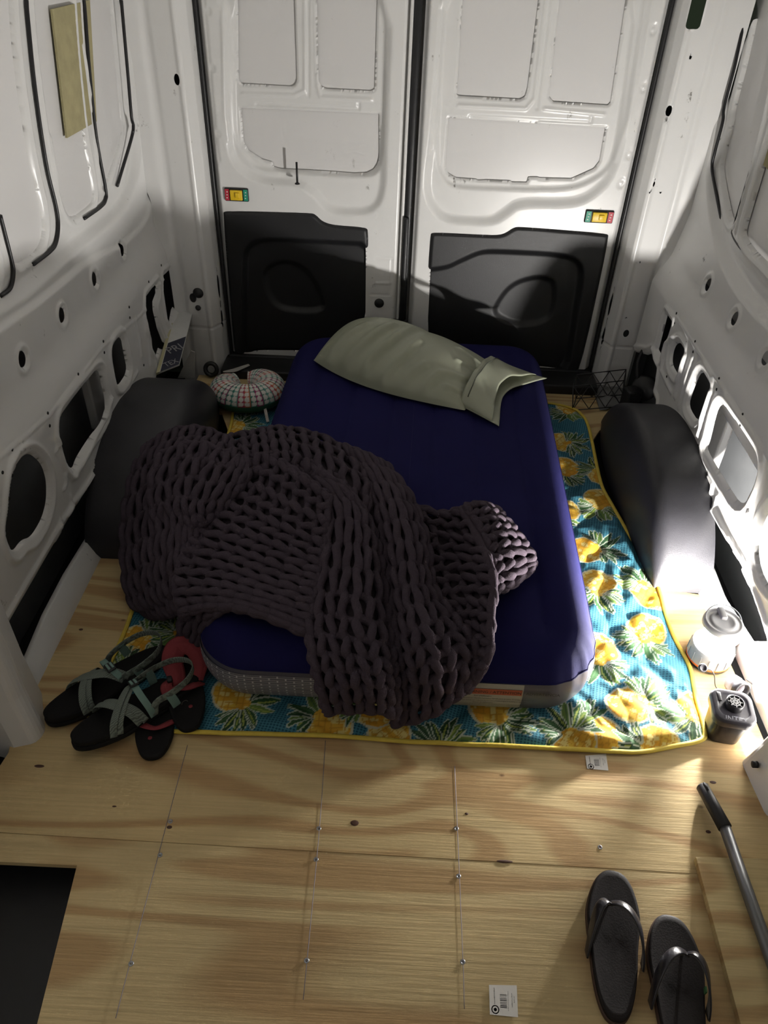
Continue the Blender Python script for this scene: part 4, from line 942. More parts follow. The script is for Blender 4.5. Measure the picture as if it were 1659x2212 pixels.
o_ = putp(mobj('open_hem', V, F_, M_SAGE, pil)); o_.modifiers.new('solid', 'SOLIDIFY').thickness = 0.002
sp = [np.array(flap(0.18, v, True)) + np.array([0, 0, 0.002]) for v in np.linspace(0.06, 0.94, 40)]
M_STITCH = pmat('dark_stitching', (0.06, 0.065, 0.05), 0.9); putp(tube('stitched_seam', sp, 0.0016, M_STITCH, pil, 6))  # seam drawn as a thin dark tube

# ================================================================== CHUNKY KNITTED BLANKET
M_KNIT = pmat('plum_grey_chenille', (0.064, 0.049, 0.063), 0.95, noise=0.22, nscale=60, bump=0.9, bscale=420, spec=0.1)
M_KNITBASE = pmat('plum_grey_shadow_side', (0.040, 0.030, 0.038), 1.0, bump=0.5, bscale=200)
def surf(grid, u, v):
    G = np.array([[at(*q) for q in row] for row in grid]); nr, nc, _ = G.shape
    def cr(P, t):                                        # catmull along axis 0 of P (n,...) at many t in [0,1]
        n = len(P); s = np.clip(t, 0, 1) * (n - 1); ex = (t - np.clip(t, 0, 1)) * (n - 1); i = np.clip(s.astype(int), 0, n - 2); w_ = (s - i)
        P0 = P[np.maximum(i - 1, 0)]; P1 = P[i]; P2 = P[i + 1]; P3 = P[np.minimum(i + 2, n - 1)]
        return P0, P1, P2, P3, w_ + ex
    # evaluate rows at v for every column, then across u
    P0, P1, P2, P3, w_ = cr(G, v); w_ = w_[:, None, None]
    h = lambda a, b, c, d, t: 0.5 * (2 * b + (c - a) * t + (2 * a - 5 * b + 4 * c - d) * t ** 2 + (3 * b - a - 3 * c + d) * t ** 3)
    R_ = h(P0, P1, P2, P3, w_)                            # (N, nc, 3)
    N = len(u); s = np.clip(u, 0, 1) * (nc - 1); ex = (u - np.clip(u, 0, 1)) * (nc - 1); i = np.clip(s.astype(int), 0, nc - 2); t = (s - i + ex)[:, None]; k = np.arange(N)
    return h(R_[k, np.maximum(i - 1, 0)], R_[k, i], R_[k, i + 1], R_[k, np.minimum(i + 2, nc - 1)], t)
def surf_n(grid, u, v):
    e = 0.01; a = surf(grid, np.clip(u + e, 0, 1), v) - surf(grid, np.clip(u - e, 0, 1), v); b = surf(grid, u, np.clip(v + e, 0, 1)) - surf(grid, u, np.clip(v - e, 0, 1))
    n = np.cross(a, b); n /= np.maximum(np.linalg.norm(n, axis=1, keepdims=True), 1e-9)
    view = EYE - surf(grid, u, v); s = np.sign((n * view).sum(1)); s = np.where(s == 0, 1, s); m = np.sign(s.mean()) or 1.0
    return n * m
KV, KF, KO = [], [], 0; BV, BF, BO = [], [], 0
rk = np.random.RandomState(11)
def knit(grid, nw, nc, rad=0.0108, A=0.17, B=0.62, C=0.0060, base=True, lift=0.005):
    """nw wales across u, nc courses along v; each course is one continuous looped yarn"""
    global KO, BO
    for c in range(nc):
        t = np.arange(0, nw * 16 + 1) / 16 * 2 * np.pi + np.pi
        u = (t - np.pi) / (2 * np.pi) / nw + A * np.sin(2 * t) / nw
        v = (c + 0.5 - B * np.cos(t) * 0.98) / nc
        j = rk.normal(0, 0.05, len(t)); v = v + np.convolve(j, np.ones(5) / 5, 'same') / nc
        P = surf(grid, u, v); N = surf_n(grid, np.clip(u, 0, 1), np.clip(v, 0, 1))
        P = P + N * (lift - C * np.cos(2 * t))[:, None]
        r = rad * (1 + 0.10 * np.sin(t * 3 + c) * rk.rand()) * (1 + np.convolve(rk.normal(0, .10, len(t)), np.ones(3) / 3, 'same'))
        V, Q = tube_arrays(P, r, 9); KV.append(V); KF.append(Q + KO); KO += len(V)
    for uu in (0.0, 1.0):                                # rolled selvedge ropes
        v = np.linspace(0, 1, nc * 9); P = surf(grid, np.full(len(v), uu), v); N = surf_n(grid, np.full(len(v), uu), v)
        P = P + N * (0.002 + 0.002 * np.sin(v * nc * 2 * np.pi))[:, None]; V, Q = tube_arrays(P, rad * (1.05 + .18 * np.sin(v * nc * 2 * np.pi)), 7); KV.append(V); KF.append(Q + KO); KO += len(V)
    for vv_ in (0.0, 1.0):                               # bound-off edges
        u = np.linspace(0, 1, nw * 12); P = surf(grid, u, np.full(len(u), vv_)); N = surf_n(grid, u, np.full(len(u), vv_))
        P = P + N * (0.004 + 0.002 * np.sin(u * nw * 2 * np.pi))[:, None]; V, Q = tube_arrays(P, rad * (1.0 + .12 * np.sin(u * nw * 2 * np.pi)), 9); KV.append(V); KF.append(Q + KO); KO += len(V)
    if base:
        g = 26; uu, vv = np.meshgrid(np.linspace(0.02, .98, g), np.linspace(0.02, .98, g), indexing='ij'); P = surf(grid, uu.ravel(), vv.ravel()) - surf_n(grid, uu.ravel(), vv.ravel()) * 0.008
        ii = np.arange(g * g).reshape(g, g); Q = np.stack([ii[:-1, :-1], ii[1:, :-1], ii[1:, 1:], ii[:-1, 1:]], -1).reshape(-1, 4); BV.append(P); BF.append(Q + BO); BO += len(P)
# upper back roll
knit([[(440, 975, .27), (455, 955, .30), (540, 938, .28), (610, 928, .27), (700, 948, .27), (780, 1000, .25)],
      [(440, 1000, .33), (460, 980, .35), (545, 960, .36), (615, 948, .36), (705, 978, .355), (795, 1035, .33)],
      [(455, 1040, .35), (480, 1015, .37), (550, 995, .385), (625, 990, .39), (710, 1035, .38), (795, 1095, .35)],
      [(480, 1090, .31), (505, 1060, .33), (550, 1030, .36), (625, 1020, .37), (700, 1070, .35), (780, 1140, .32)]], 9, 5)
# left lump spilling over the mattress edge to the floor
knit([[(320, 965, .24), (370, 935, .29), (430, 928, .32), (490, 950, .33), (545, 985, .35)],
      [(288, 1020, .20), (345, 990, .30), (410, 975, .35), (470, 985, .365), (535, 1015, .365)],
      [(270, 1110, .14), (325, 1085, .26), (385, 1065, .335), (440, 1060, .35), (500, 1075, .345)],
      [(268, 1210, .08), (320, 1190, .20), (370, 1165, .29), (415, 1145, .31), (460, 1135, .31)],
      [(284, 1295, .03), (325, 1280, .13), (370, 1255, .22), (410, 1225, .26), (445, 1200, .28)],
      [(335, 1330, .02), (365, 1328, .08), (395, 1315, .16), (425, 1295, .22), (455, 1275, .24)]], 7, 9)
# upper left curl: a fold coming over the lump
knit([[(345, 985, .33), (420, 960, .36), (500, 985, .375), (545, 1000, .375)],
      [(325, 1050, .31), (395, 1020, .37), (470, 1035, .385), (530, 1040, .38)],
      [(335, 1115, .28), (385, 1090, .345), (440, 1095, .36), (495, 1085, .35)],
      [(365, 1150, .25), (405, 1140, .31), (440, 1130, .33), (480, 1110, .33)]], 5, 5)
# broad middle panel, wales running down to the right
knit([[(548, 985, .365), (495, 1060, .34), (435, 1125, .31), (400, 1195, .28), (382, 1265, .25), (395, 1325, .21)],
      [(600, 995, .39), (560, 1080, .365), (520, 1148, .34), (490, 1208, .315), (470, 1268, .29), (468, 1312, .26)],
      [(660, 1035, .405), (630, 1118, .38), (602, 1180, .36), (582, 1240, .34), (566, 1290, .315), (556, 1325, .29)],
      [(712, 1075, .395), (704, 1150, .375), (694, 1220, .355), (684, 1272, .34), (675, 1325, .32), (668, 1372, .29)]], 8, 8)
# flap hanging over the front end of the mattress
knit([[(575, 985, .34), (650, 1000, .375), (720, 1040, .385), (765, 1085, .35)],
      [(690, 1095, .36), (730, 1085, .385), (775, 1105, .375), (802, 1150, .33)],
      [(684, 1200, .345), (735, 1195, .375), (785, 1200, .365), (822, 1220, .31)],
      [(668, 1310, .315), (722, 1310, .345), (790, 1320, .345), (838, 1330, .28)],
      [(672, 1400, .285), (730, 1400, .305), (800, 1410, .305), (848, 1420, .25)],
      [(688, 1470, .225), (750, 1475, .245), (815, 1475, .245), (854, 1482, .19)],
      [(704, 1535, .12), (760, 1530, .13), (820, 1532, .14), (858, 1548, .10)]], 4, 13)
# second strip behind it, running down to the floor at the front
knit([[(745, 965, .29), (790, 985, .32), (832, 1007, .28)],
      [(795, 1070, .32), (840, 1058, .36), (880, 1068, .30)],
      [(818, 1170, .30), (870, 1158, .365), (920, 1168, .30)],
      [(838, 1290, .27), (885, 1268, .345), (934, 1270, .28)],
      [(850, 1400, .24), (910, 1370, .32), (985, 1340, .275)],
      [(860, 1480, .16), (930, 1450, .25), (1030, 1400, .25)],
      [(850, 1562, .03), (930, 1540, .09), (1012, 1480, .17)]], 4, 14)
# panel curling up to the bright edge on the right, wales running across
knit([[(880, 1088, .245), (915, 1180, .25), (935, 1260, .25), (985, 1340, .25), (1000, 1410, .22), (960, 1490, .14)],
      [(950, 1110, .245), (985, 1180, .26), (1000, 1250, .27), (1022, 1330, .27), (1030, 1410, .24), (1000, 1490, .15)],
      [(1000, 1100, .31), (1045, 1185, .335), (1067, 1250, .335), (1062, 1340, .31), (1056, 1420, .25), (1015, 1485, .16)]], 8, 4)
# turned corner lying on the mattress towards the lantern
knit([[(1005, 1096, .325), (1040, 1150, .33), (1062, 1215, .32), (1066, 1278, .275)],
      [(1040, 1092, .30), (1076, 1138, .315), (1102, 1200, .305), (1102, 1265, .255)],
      [(1072, 1105, .24), (1108, 1145, .25), (1146, 1200, .242), (1148, 1228, .238)]], 5, 4)
# tongue hanging down at the front left corner
knit([[(392, 1280, .20), (440, 1285, .25), (495, 1312, .27)], [(393, 1340, .12), (425, 1335, .17), (458, 1335, .21)], [(388, 1395, .03), (412, 1400, .04), (434, 1388, .08)]], 2, 4)
blk = empty('knitted_blanket', (-0.15, 1.5, 0.2)); tag(blk, 'dark plum chunky knitted blanket heaped over the foot of the mattress', 'blanket')
o_ = mobj('looped_yarn', np.concatenate(KV), np.concatenate(KF), M_KNIT, blk); putp(o_)
o_ = mobj('knit_shade_backing', np.concatenate(BV), np.concatenate(BF), M_KNITBASE, blk); putp(o_)  # backing sheet in darker yarn colour, painting shade between the loops

# ================================================================== LANTERN (the light in the van)
M_LGREY = pmat('lantern_grey', (0.36, 0.36, 0.37), 0.45, noise=0.06)
M_ORANGE = pmat('orange_band', (0.80, 0.16, 0.03), 0.5)
M_GLOBE = bpy.data.materials.new('lit_clear_globe'); M_GLOBE.use_nodes = True
nt = M_GLOBE.node_tree; nt.nodes.remove(nt.nodes['Principled BSDF']); tr_ = nt.nodes.new('ShaderNodeBsdfTransparent'); em_ = nt.nodes.new('ShaderNodeEmission'); ms_ = nt.nodes.new('ShaderNodeMixShader')
em_.inputs[0].default_value = (1.0, 0.97, 0.93, 1); em_.inputs[1].default_value = 60.0; ms_.inputs[0].default_value = 0.15
nt.links.new(tr_.outputs[0], ms_.inputs[1]); nt.links.new(em_.outputs[0], ms_.inputs[2]); nt.links.new(ms_.outputs[0], nt.nodes['Material Output'].inputs[0])
lp = at(1527, 1424, 0.0); LX, LY = lp[0], lp[1]
lan = empty('camping_lantern', (LX, LY, 0)); tag(lan, 'lit grey camping lantern with orange ring on the floor by the right wall', 'lantern')
bm = bmesh.new(); add_lathe(bm, [(0.0000, 0.0), (0.0521, 0.0), (0.0588, .006), (0.0596, .014)], 48); bmobj('foot_ring', bm, M_BLACK, lan)
bm = bmesh.new(); add_lathe(bm, [(0.0592, .014), (0.0601, .019), (0.0592, .0195)], 48); bmobj('orange_ring', bm, M_ORANGE, lan)
bm = bmesh.new(); add_lathe(bm, [(0.0592, .019), (0.0580, .055), (0.0563, .063), (0.0542, .066), (0.0517, .064), (0.0508, .058), (0.0000, .058)], 48); base_ = bmobj('base_housing', bm, M_LGREY, lan)
for k in range(16):
    a = 2 * math.pi * k / 16; bm = bmesh.new(); add_box(bm, (.0588 * math.cos(a), .0588 * math.sin(a), .036), (.004, .002, .03), Matrix.Rotation(a, 3, 'Z')); bmobj('grip_rib', bm, M_LGREY, base_, False)
bm = bmesh.new(); add_lathe(bm, [(0.0470, .0582), (0.0479, .062), (0.0437, .082), (0.0361, .108), (0.0302, .126), (0.0302, .134)], 48); globe = bmobj('lit_globe', bm, M_GLOBE, lan)
bm = bmesh.new(); add_lathe(bm, [(0.0000, .134), (0.0487, .134), (0.0525, .138), (0.0525, .148), (0.0487, .154), (0.0437, .1535), (0.0428, .1515), (0.0353, .1515), (0.0344, .1535), (0.0252, .1535), (0.0244, .152), (0.0000, .152)], 56); cap = bmobj('top_cap', bm, M_LGREY, lan)
led_d = bpy.data.lights.new('led', 'POINT'); led_d.energy = LANTERN_POWER; led_d.shadow_soft_size = 0.016; led_d.color = (1.0, 0.965, 0.92)
led = lnk(bpy.data.objects.new('led', led_d), lan); led.location = (0, 0, 0.079)
bm = bmesh.new(); add_box(bm, (0.0, 0.022, .160), (.017, .040, .012)); bmobj('hook_bracket', bm, M_LGREY, cap, True, .003)
tube('wire_handle', [(-.050, 0.0, .148), (-.043, .022, .162), (-.018, .039, .172), (.018, .039, .172), (.043, .022, .162), (.050, 0.0, .148)], .0018, M_STEEL, cap, 6, n=24)

# ================================================================== ELECTRIC AIR PUMP
M_PUMP = pmat('pump_black', (0.017, 0.016, 0.019), 0.38, bump=0.08, bscale=300)
M_PUMPTOP = pmat('pump_top_grey', (0.045, 0.042, 0.052), 0.35)
M_LETTER = pmat('grey_lettering', (0.30, 0.30, 0.34), 0.5)
pp = at(1556, 1580, 0.0)
pump = empty('air_pump', (pp[0], pp[1], 0), math.radians(-8)); pump.scale = (.90, .90, .94); tag(pump, 'black electric air pump with grilled outlet beside the corner of the quilt', 'air pump')
def rsq(w_, r, n=6):
    h = w_ / 2 - r; out = []
    for cx_, cy_, a0 in ((h, -h, -90), (h, h, 0), (-h, h, 90), (-h, -h, 180)):
        out += [(cx_ + r * math.cos(math.radians(a0 + 90 * i / n)), cy_ + r * math.sin(math.radians(a0 + 90 * i / n))) for i in range(n + 1)]
    return out
def loft(name, secs, mat, parent, cap=True):
    V = [(x, y, z) for z, pts in secs for x, y in pts]; n = len(secs[0][1]); F_ = [(i * n + j, i * n + (j + 1) % n, (i + 1) * n + (j + 1) % n, (i + 1) * n + j) for i in range(len(secs) - 1) for j in range(n)]
    if cap: F_.append(tuple(range(n))[::-1]); F_.append(tuple(range((len(secs) - 1) * n, len(secs) * n)))
    o = mobj(name, V, F_, mat, parent, True); b = o.modifiers.new('bevel', 'BEVEL'); b.width = .0015; b.segments = 2; b.limit_method = 'ANGLE'; return o
loft('body', [(0, rsq(.078, .02)), (.004, rsq(.084, .022)), (.085, rsq(.096, .024))], M_PUMP, pump)
top_ = loft('top_cover', [(.082, rsq(.100, .026)), (.086, rsq(.112, .028)), (.104, rsq(.114, .030)), (.112, rsq(.106, .028)), (.113, rsq(.082, .022)), (.109, rsq(.076, .02))], M_PUMPTOP, pump)
bm = bmesh.new(); add_lathe(bm, [(.0235, .107), (.0235, .128), (.0205, .130), (.0195, .128), (.0195, .119), (0, .119)], 36); noz = bmobj('outlet', bm, M_PUMP, pump)
bm = bmesh.new()
for r in (.0065, .0125): add_lathe(bm, [(r - .0012, .128), (r + .0012, .128), (r + .0012, .1265), (r - .0012, .1265), (r - .0012, .128)], 24)
for k in range(4): add_box(bm, (0, 0, .1272), (.039, .0022, .0022), Matrix.Rotation(math.pi * k / 4, 3, 'Z'))
bmobj('grille', bm, M_LGREY, noz, False)
bm = bmesh.new(); add_box(bm, (-.034, .024, .1125), (.010, .030, .004)); bmobj('rocker_switch', bm, M_PUMP, pump, True, .001)
text_mesh('lettering', 'INTEX', .021, M_LETTER, frame_M((0.0, -.047, .1125), (1, 0, 0), (0, .93, .36)), pump, .0003)
# loose nozzle adapter and its tether behind the pump
na = at(1592, 1478, 0.03); nz_ = empty('nozzle_adapter', (na[0], na[1], 0.0)); tag(nz_, 'clear and black nozzle adapter lying behind the air pump', 'nozzle')
Mn = Matrix.Translation((0, 0, .024)) @ Matrix.Rotation(math.radians(70), 4, 'X') @ Matrix.Rotation(math.radians(15), 4, 'Y')
M_CLEAR = pmat('milky_plastic', (0.62, 0.60, 0.66), 0.3)
bm = bmesh.new(); add_lathe(bm, [(.015, -.02), (.023, -.018), (.024, -.004), (.020, -.002), (.017, .0), (.017, .012)], 28, Mn); bmobj('cup', bm, M_CLEAR, nz_).modifiers.new('solid', 'SOLIDIFY').thickness = .002
bm = bmesh.new(); add_lathe(bm, [(.0235, .010), (.024, .026), (.018, .028), (.017, .012), (.0235, .010)], 28, Mn); bmobj('rubber_collar', bm, M_PUMP, nz_)
M_CORD = pmat('dark_cord', (0.03, 0.028, 0.03), 0.5)
cw = lambda q, z: at(*q, z)
t_ = tube('tether_cord', [cw((1612, 1467), .03), cw((1635, 1485), .02), cw((1650, 1492), .012), cw((1668, 1490), .02)], .0016, M_CORD, None, 6, n=40); tag(t_, 'thin dark cord running from the nozzle adapter to the right wall', 'cord')
cap_e = empty('valve_cap', tuple(cw((1516, 1444), 0.062))); tag(cap_e, 'small round dark valve cap on a cord in front of the lantern', 'valve cap')
bm = bmesh.new(); add_lathe(bm, [(0, .006), (.006, .006), (.0075, .010), (.0105, .010), (.012, .004), (.011, 0), (0, 0)], 24, Matrix.Translation((0, 0, .002)) @ Matrix.Rotation(math.radians(40), 4, 'X')); bmobj('disc', bm, M_PUMPTOP, cap_e)
c0 = cap_e.location; P3 = [cw((1524, 1443), .062), cw((1537, 1448), .056), cw((1543, 1460), .040), cw((1545, 1480), .012), cw((1550, 1490), .002)]
o_ = tube('cord', P3, .0015, M_CORD, cap_e, 6, n=24); putp(o_)

# ================================================================== FOOTWEAR
def sole_outline(L, W, n=64, waist=0.80, heel=0.78, skew=0.10):
    """closed outline, toe at +y, heel at -y, x>0 outer side"""
    pts = []
    for k in range(n):
        a = 2 * math.pi * k / n; s = math.sin(a); c = math.cos(a); y = s * L / 2
        t = (s + 1) / 2; wmul = heel + (waist - heel) * sstep(np.array(t), 0.1, 0.42) + (1 - waist) * sstep(np.array(t), 0.40, 0.74)
        x = math.copysign(abs(c) ** 0.78, c) * W / 2 * float(wmul)
        x += skew * W * (t - 0.55) * (1 if t > 0.55 else 0.2)
        pts.append((x, y))
    return pts
def sole_mesh(name, L, W, z0, z1, mat, parent, mirror=1, dish=0.0, grow=0.0, toe_up=0.0, **kw):
    out = [(mirror * x * (1 + grow), y * (1 + grow * .4)) for x, y in sole_outline(L, W, **kw)]; n = len(out); V = []; rings = [(z0, .94), (z0 + (z1 - z0) * .25, 1.0), (z1 - .003, 1.0), (z1, .965)] + [(None, s) for s in (.9, .75, .5, .25)]
    for z, s in rings:
        for x, y in out:
            zz = z if z is not None else z1 - dish * (1 - s ** 2) * (0.8 - 0.2 * math.tanh(y / L * 8))
            zz += toe_up * max(0, (y / (L / 2))) ** 3
            V.append((x * s, y * s, zz))
    m = len(rings); F_ = [(i * n + j, i * n + (j + 1) % n, (i + 1) * n + (j + 1) % n, (i + 1) * n + j) for i in range(m - 1) for j in range(n)]
    V.append((0, 0, z1 - dish * .8)); F_ += [((m - 1) * n + j, (m - 1) * n + (j + 1) % n, len(V) - 1) for j in range(n)]; F_.append(tuple(range(n))[::-1])
    if mirror < 0: F_ = [f_[::-1] for f_ in F_]
    return mobj(name, V, F_, mat, parent, True)
M_FOOTBED = pmat('dark_brown_footbed', (0.011, 0.0080, 0.0078), 0.65, noise=0.4, nscale=25, bump=0.15, bscale=300, spec=0.25)
M_SOLE = pmat('black_rubber_sole', (0.009, 0.0085, 0.0085), 0.8, bump=0.2, bscale=250, spec=0.2)
M_SOLEBR = pmat('brown_sole_edge', (0.055, 0.028, 0.020), 0.6)
M_LEATHER = pmat('black_leather_strap', (0.020, 0.019, 0.024), 0.28, bump=0.15, bscale=200)
M_LINING = pmat('grey_strap_lining', (0.12, 0.11, 0.095), 0.7, noise=0.2)
def place_px(toe, heel, z=0.0):
    T = at(*toe, z); H = at(*heel, z); c = (T + H) / 2; d = T - H; return c, math.atan2(-d[0], d[1]), float(np.linalg.norm(d))
def flip_flop(label, toe, heel, mirror, W, skin=False):
    c, rz, L = place_px(toe, heel, 0.012)
    e = empty('flip_flop', (c[0], c[1], 0.0), rz); tag(e, label, 'flip-flop', 'brown leather flip-flops in the foreground')
    sole_mesh('outsole', L, W, 0.0, 0.016, M_SOLEBR, e, mirror, grow=.0)
    sole_mesh('footbed', L * .985, W * .97, 0.012, 0.024, M_FOOTBED, e, mirror, dish=.004)
    tp_ = (mirror * -.010, L * .235, .022); ap = (mirror * -.012, L * .20, .050)
    tube('toe_post', [tp_, (tp_[0], tp_[1] - .006, .038), ap], .003, M_LEATHER, e, 8, n=10)
    for k, (xs, ys, hz) in enumerate(((-W * .44, -L * .11, .055), (W * .46, -L * .12, .060))):
        x = mirror * xs
        ts = np.linspace(0, 1, 9); sx = float(np.sign(x)); P3 = []; Nn = []
        for t in ts:
            st_, ct_ = math.sin(t * math.pi / 2), math.cos(t * math.pi / 2)
            P3.append((ap[0] + (x * 1.03 - ap[0]) * st_ ** .95, ap[1] + (ys - ap[1]) * (1 - ct_ ** 1.2) , .050 * (1 - t ** 3) + .020 * math.sin(math.pi * t ** .8) + .010 * t ** 3))
            Nn.append((sx * (.08 + st_), .45 * (1 - t), ct_ + .06))
        strap('strap', P3, Nn, .020, .0035, M_LEATHER, e, 36, widths=[.017, .021, .023, .024, .027])
        P4 = [tuple(np.array(p) - np.array(n_) / np.linalg.norm(n_) * .0022) for p, n_ in zip(P3, Nn)]
        strap('strap_lining', P4, Nn, .018, .0015, M_LINING, e, 30, widths=[.015, .021, .021, .022, .025])
    bm = bmesh.new(); add_box(bm, (mirror * -W * .40, L * .02, .030), (.003, .010, .012)); bmobj('green_tab', bm, pmat('green_tab', (0.05, 0.16, 0.05), .7), e, False)
    return e
flip_flop('brown leather flip-flop on the plywood, the one farther from the loose board', (1318, 1882), (1332, 2214), 1, 0.116)
flip_flop('brown leather flip-flop on the plywood, the one next to the loose board', (1450, 1980), (1482, 2330), -1, 0.114)

# sling flip-flops with red cloth straps
M_REDCLOTH = pmat('red_jersey', (0.22, 0.028, 0.034), 0.85, noise=0.15, nscale=30, bump=0.35, bscale=300)
def cloth_blob(name, pts, rad, mat, parent, seg=18, n=50, flat=0.35, pleat=5, amp=0.16):
    P3 = catmull(pts, n); V, Q = tube_arrays(P3, catmull(np.array(rad)[:, None], n)[:, 0], seg, flat=flat, up0=(0, 0, 1.0)); V = V.reshape(n, seg, 3); c = P3[:, None, :]
    a = np.arange(seg) / seg * 2 * np.pi; s = 1 + amp * np.sin(a[None, :] * pleat + np.linspace(0, 3, n)[:, None]); V = c + (V - c) * s[:, :, None]
    return mobj(name, V.reshape(-1, 3), Q, mat, parent)
def sling_shoe(label, toe, heel, mirror, cloth):
    c, rz, L = place_px(toe, heel, 0.01); e = empty('sling_flip_flop', (c[0], c[1], QZ), rz); tag(e, label, 'flip-flop', 'black flip-flops with red cloth slings')
    sole_mesh('sole', L, .098, 0.0, .020, M_SOLE, e, mirror, dish=.003)
    bm = bmesh.new(); add_lathe(bm, [(0, .0012), (.005, .001), (.006, 0)], 14, Matrix.Translation((mirror * -.006, L * .27, .018))); bmobj('toe_button', bm, M_REDCLOTH, e)
    if cloth:
        cloth_blob('cloth_strap', [(-.042, L * .03, .012), (-.030, L * .08, .03), (-.006, L * .13, .042), (.018, L * .10, .04), (.038, L * .02, .012)], [.010, .012, .010, .013, .012], M_REDCLOTH, e, n=40)
        cloth_blob('heel_sling', [(-.034, L * .00, .016), (-.046, -L * .12, .045), (-.030, -L * .26, .062), (.004, -L * .30, .060), (.022, -L * .18, .050), (.018, -L * .02, .034), (.030, L * .03, .02)], [.012, .019, .022, .025, .025, .020, .010], M_REDCLOTH, e, n=60, flat=.45)
        cloth_blob('tie_end', [(.034, -L * .02, .03), (.044, L * .05, .034), (.038, L * .13, .022), (.028, L * .17, .02)], [.010, .014, .014, .004], M_REDCLOTH, e, n=30)
        bm = bmesh.new(); add_box(bm, (.034, -L * .015, .040), (.014, .020, .010)); bmobj('slider', bm, M_BLACK, e, True, .003)
    else:
        cloth_blob('cloth_strap', [(-.046, L * .04, .012), (-.036, L * .12, .024), (-.006, L * .19, .030), (.026, L * .13, .026), (.044, L * .04, .012)], [.008, .009, .007, .009, .009], M_REDCLOTH, e, n=40)
    return e
QZ = 0.014
sling_shoe('black flip-flop with a bunched red cloth sling beside the mattress corner', (416, 1586), (388, 1398), 1, True)
QZ = 0.002
sling_shoe('black flip-flop lying half under the strappy sandal, red toe button showing', (324, 1642), (352, 1470), -1, False)

# strappy webbing sandals
M_WEB = bpy.data.materials.new('grey_green_webbing'); M_WEB.use_nodes = True
nt = M_WEB.node_tree; b_ = nt.nodes['Principled BSDF']; b_.inputs['Roughness'].default_value = .9
tc = nt.nodes.new('ShaderNodeTexCoord'); wv = nt.nodes.new('ShaderNodeTexWave'); wv.inputs['Scale'].default_value = 90; wv.inputs['Distortion'].default_value = 6; wv.inputs['Detail'].default_value = 2
nt.links.new(tc.outputs['Object'], wv.inputs[0]); cr_ = nt.nodes.new('ShaderNodeValToRGB'); cr_.color_ramp.elements[0].color = (0.085, 0.10, 0.085, 1); cr_.color_ramp.elements[1].color = (0.20, 0.235, 0.20, 1)
nt.links.new(wv.outputs['Fac'], cr_.inputs[0]); nt.links.new(cr_.outputs[0], b_.inputs['Base Color'])
M_WEB2 = pmat('pale_green_webbing', (0.17, 0.27, 0.235), .85, noise=.15, nscale=60)
def webbing_sandal(label, toe, heel, mirror, z):
    c, rz, L = place_px(toe, heel, z + .02); W = .104
    e = empty('webbing_sandal', (c[0], c[1], z), rz); tag(e, label, 'sandal', 'grey webbing sandals by the left wall')
    sole_mesh('outsole', L, W, 0, .016, M_SOLE, e, mirror, toe_up=.004); sole_mesh('midsole', L * .99, W * .985, .014, .034, M_SOLE, e, mirror, dish=.007, toe_up=.006)
    m = mirror; X = lambda v: m * v
    def st(name, pts, nor, w_, mat): return strap(name, [(X(p[0]), p[1] * L, p[2]) for p in pts], [(X(n_[0]), n_[1], n_[2]) for n_ in nor], w_, .0026, mat, e, 34)
    # crossing double straps over the forefoot
    for dy in (0, .045):
        st('toe_strap', [(-.050, .26 - dy, .026), (-.036, .25 - dy, .058), (-.004, .19 - dy, .074), (.034, .10 - dy, .060), (.052, .05 - dy, .026)], [(-1, 0, .3), (-.5, .2, .9), (0, .2, 1), (.5, .1, .9), (1, 0, .3)], .017, M_WEB)
        st('instep_strap', [(.052, .25 - dy, .026), (.040, .22 - dy, .056), (.010, .13 - dy, .076), (-.022, .02 - dy, .082), (-.046, -.06 - dy, .060)], [(1, 0, .3), (.6, .2, .9), (0, .2, 1), (-.4, .1, .9), (-1, 0, .5)], .017, M_WEB)
    st('buckle_strap', [(.050, -.06, .026), (.046, -.04, .058), (.020, -.02, .084), (-.014, -.02, .090), (-.044, -.05, .070)], [(1, 0, .3), (.8, 0, .7), (.2, .1, 1), (-.4, .1, 1), (-1, 0, .5)], .017, M_WEB2)
    st('heel_strap', [(-.044, -.06, .068), (-.050, -.20, .074), (-.042, -.36, .080), (-.014, -.45, .084), (.016, -.45, .084), (.042, -.36, .080), (.050, -.22, .072), (.046, -.10, .062), (.050, -.06, .030)], [(-1, 0, .1), (-1, 0, .1), (-1, -.5, .1), (-.3, -1, .1), (.3, -1, .1), (1, -.5, .1), (1, 0, .1), (1, 0, .1), (1, 0, .2)], .021, M_WEB)
    st('ankle_riser', [(-.050, -.20, .024), (-.051, -.19, .05), (-.049, -.17, .072)], [(-1, 0, .1)] * 3, .022, M_WEB2)
    st('ankle_riser', [(.052, -.24, .024), (.053, -.22, .05), (.049, -.20, .072)], [(1, 0, .1)] * 3, .022, M_WEB2)
    bm = bmesh.new(); add_box(bm, (X(-.016), -.02 * L, .094), (.026, .022, .006), Matrix.Rotation(X(-.2), 3, 'Y')); bk = bmobj('buckle', bm, M_BLACK, e, True, .002)
    for k in (-1, 1):
        bm = bmesh.new(); add_box(bm, (X(-.016), -.02 * L + k * .005, .098), (.018, .006, .004), Matrix.Rotation(X(-.2), 3, 'Y')); bmobj('buckle_bar', bm, M_WEB2, bk, True, .001)
    bm = bmesh.new(); add_lathe(bm, [(.007, 0), (.008, .0008), (.009, 0)], 20, Matrix.Translation((X(.0525), -.30 * L, .02)) @ Matrix.Rotation(math.radians(90), 4, 'Y')); bmobj('round_badge', bm, M_LINING, e)
    return e
ws_ = webbing_sandal('grey webbing strap sandal lying in front, pale green buckle showing', (155, 1610), (428, 1462), -1, 0.016)
ws_.rotation_mode = 'ZYX'; ws_.rotation_euler = (-0.075, 0, ws_.rotation_euler[2])
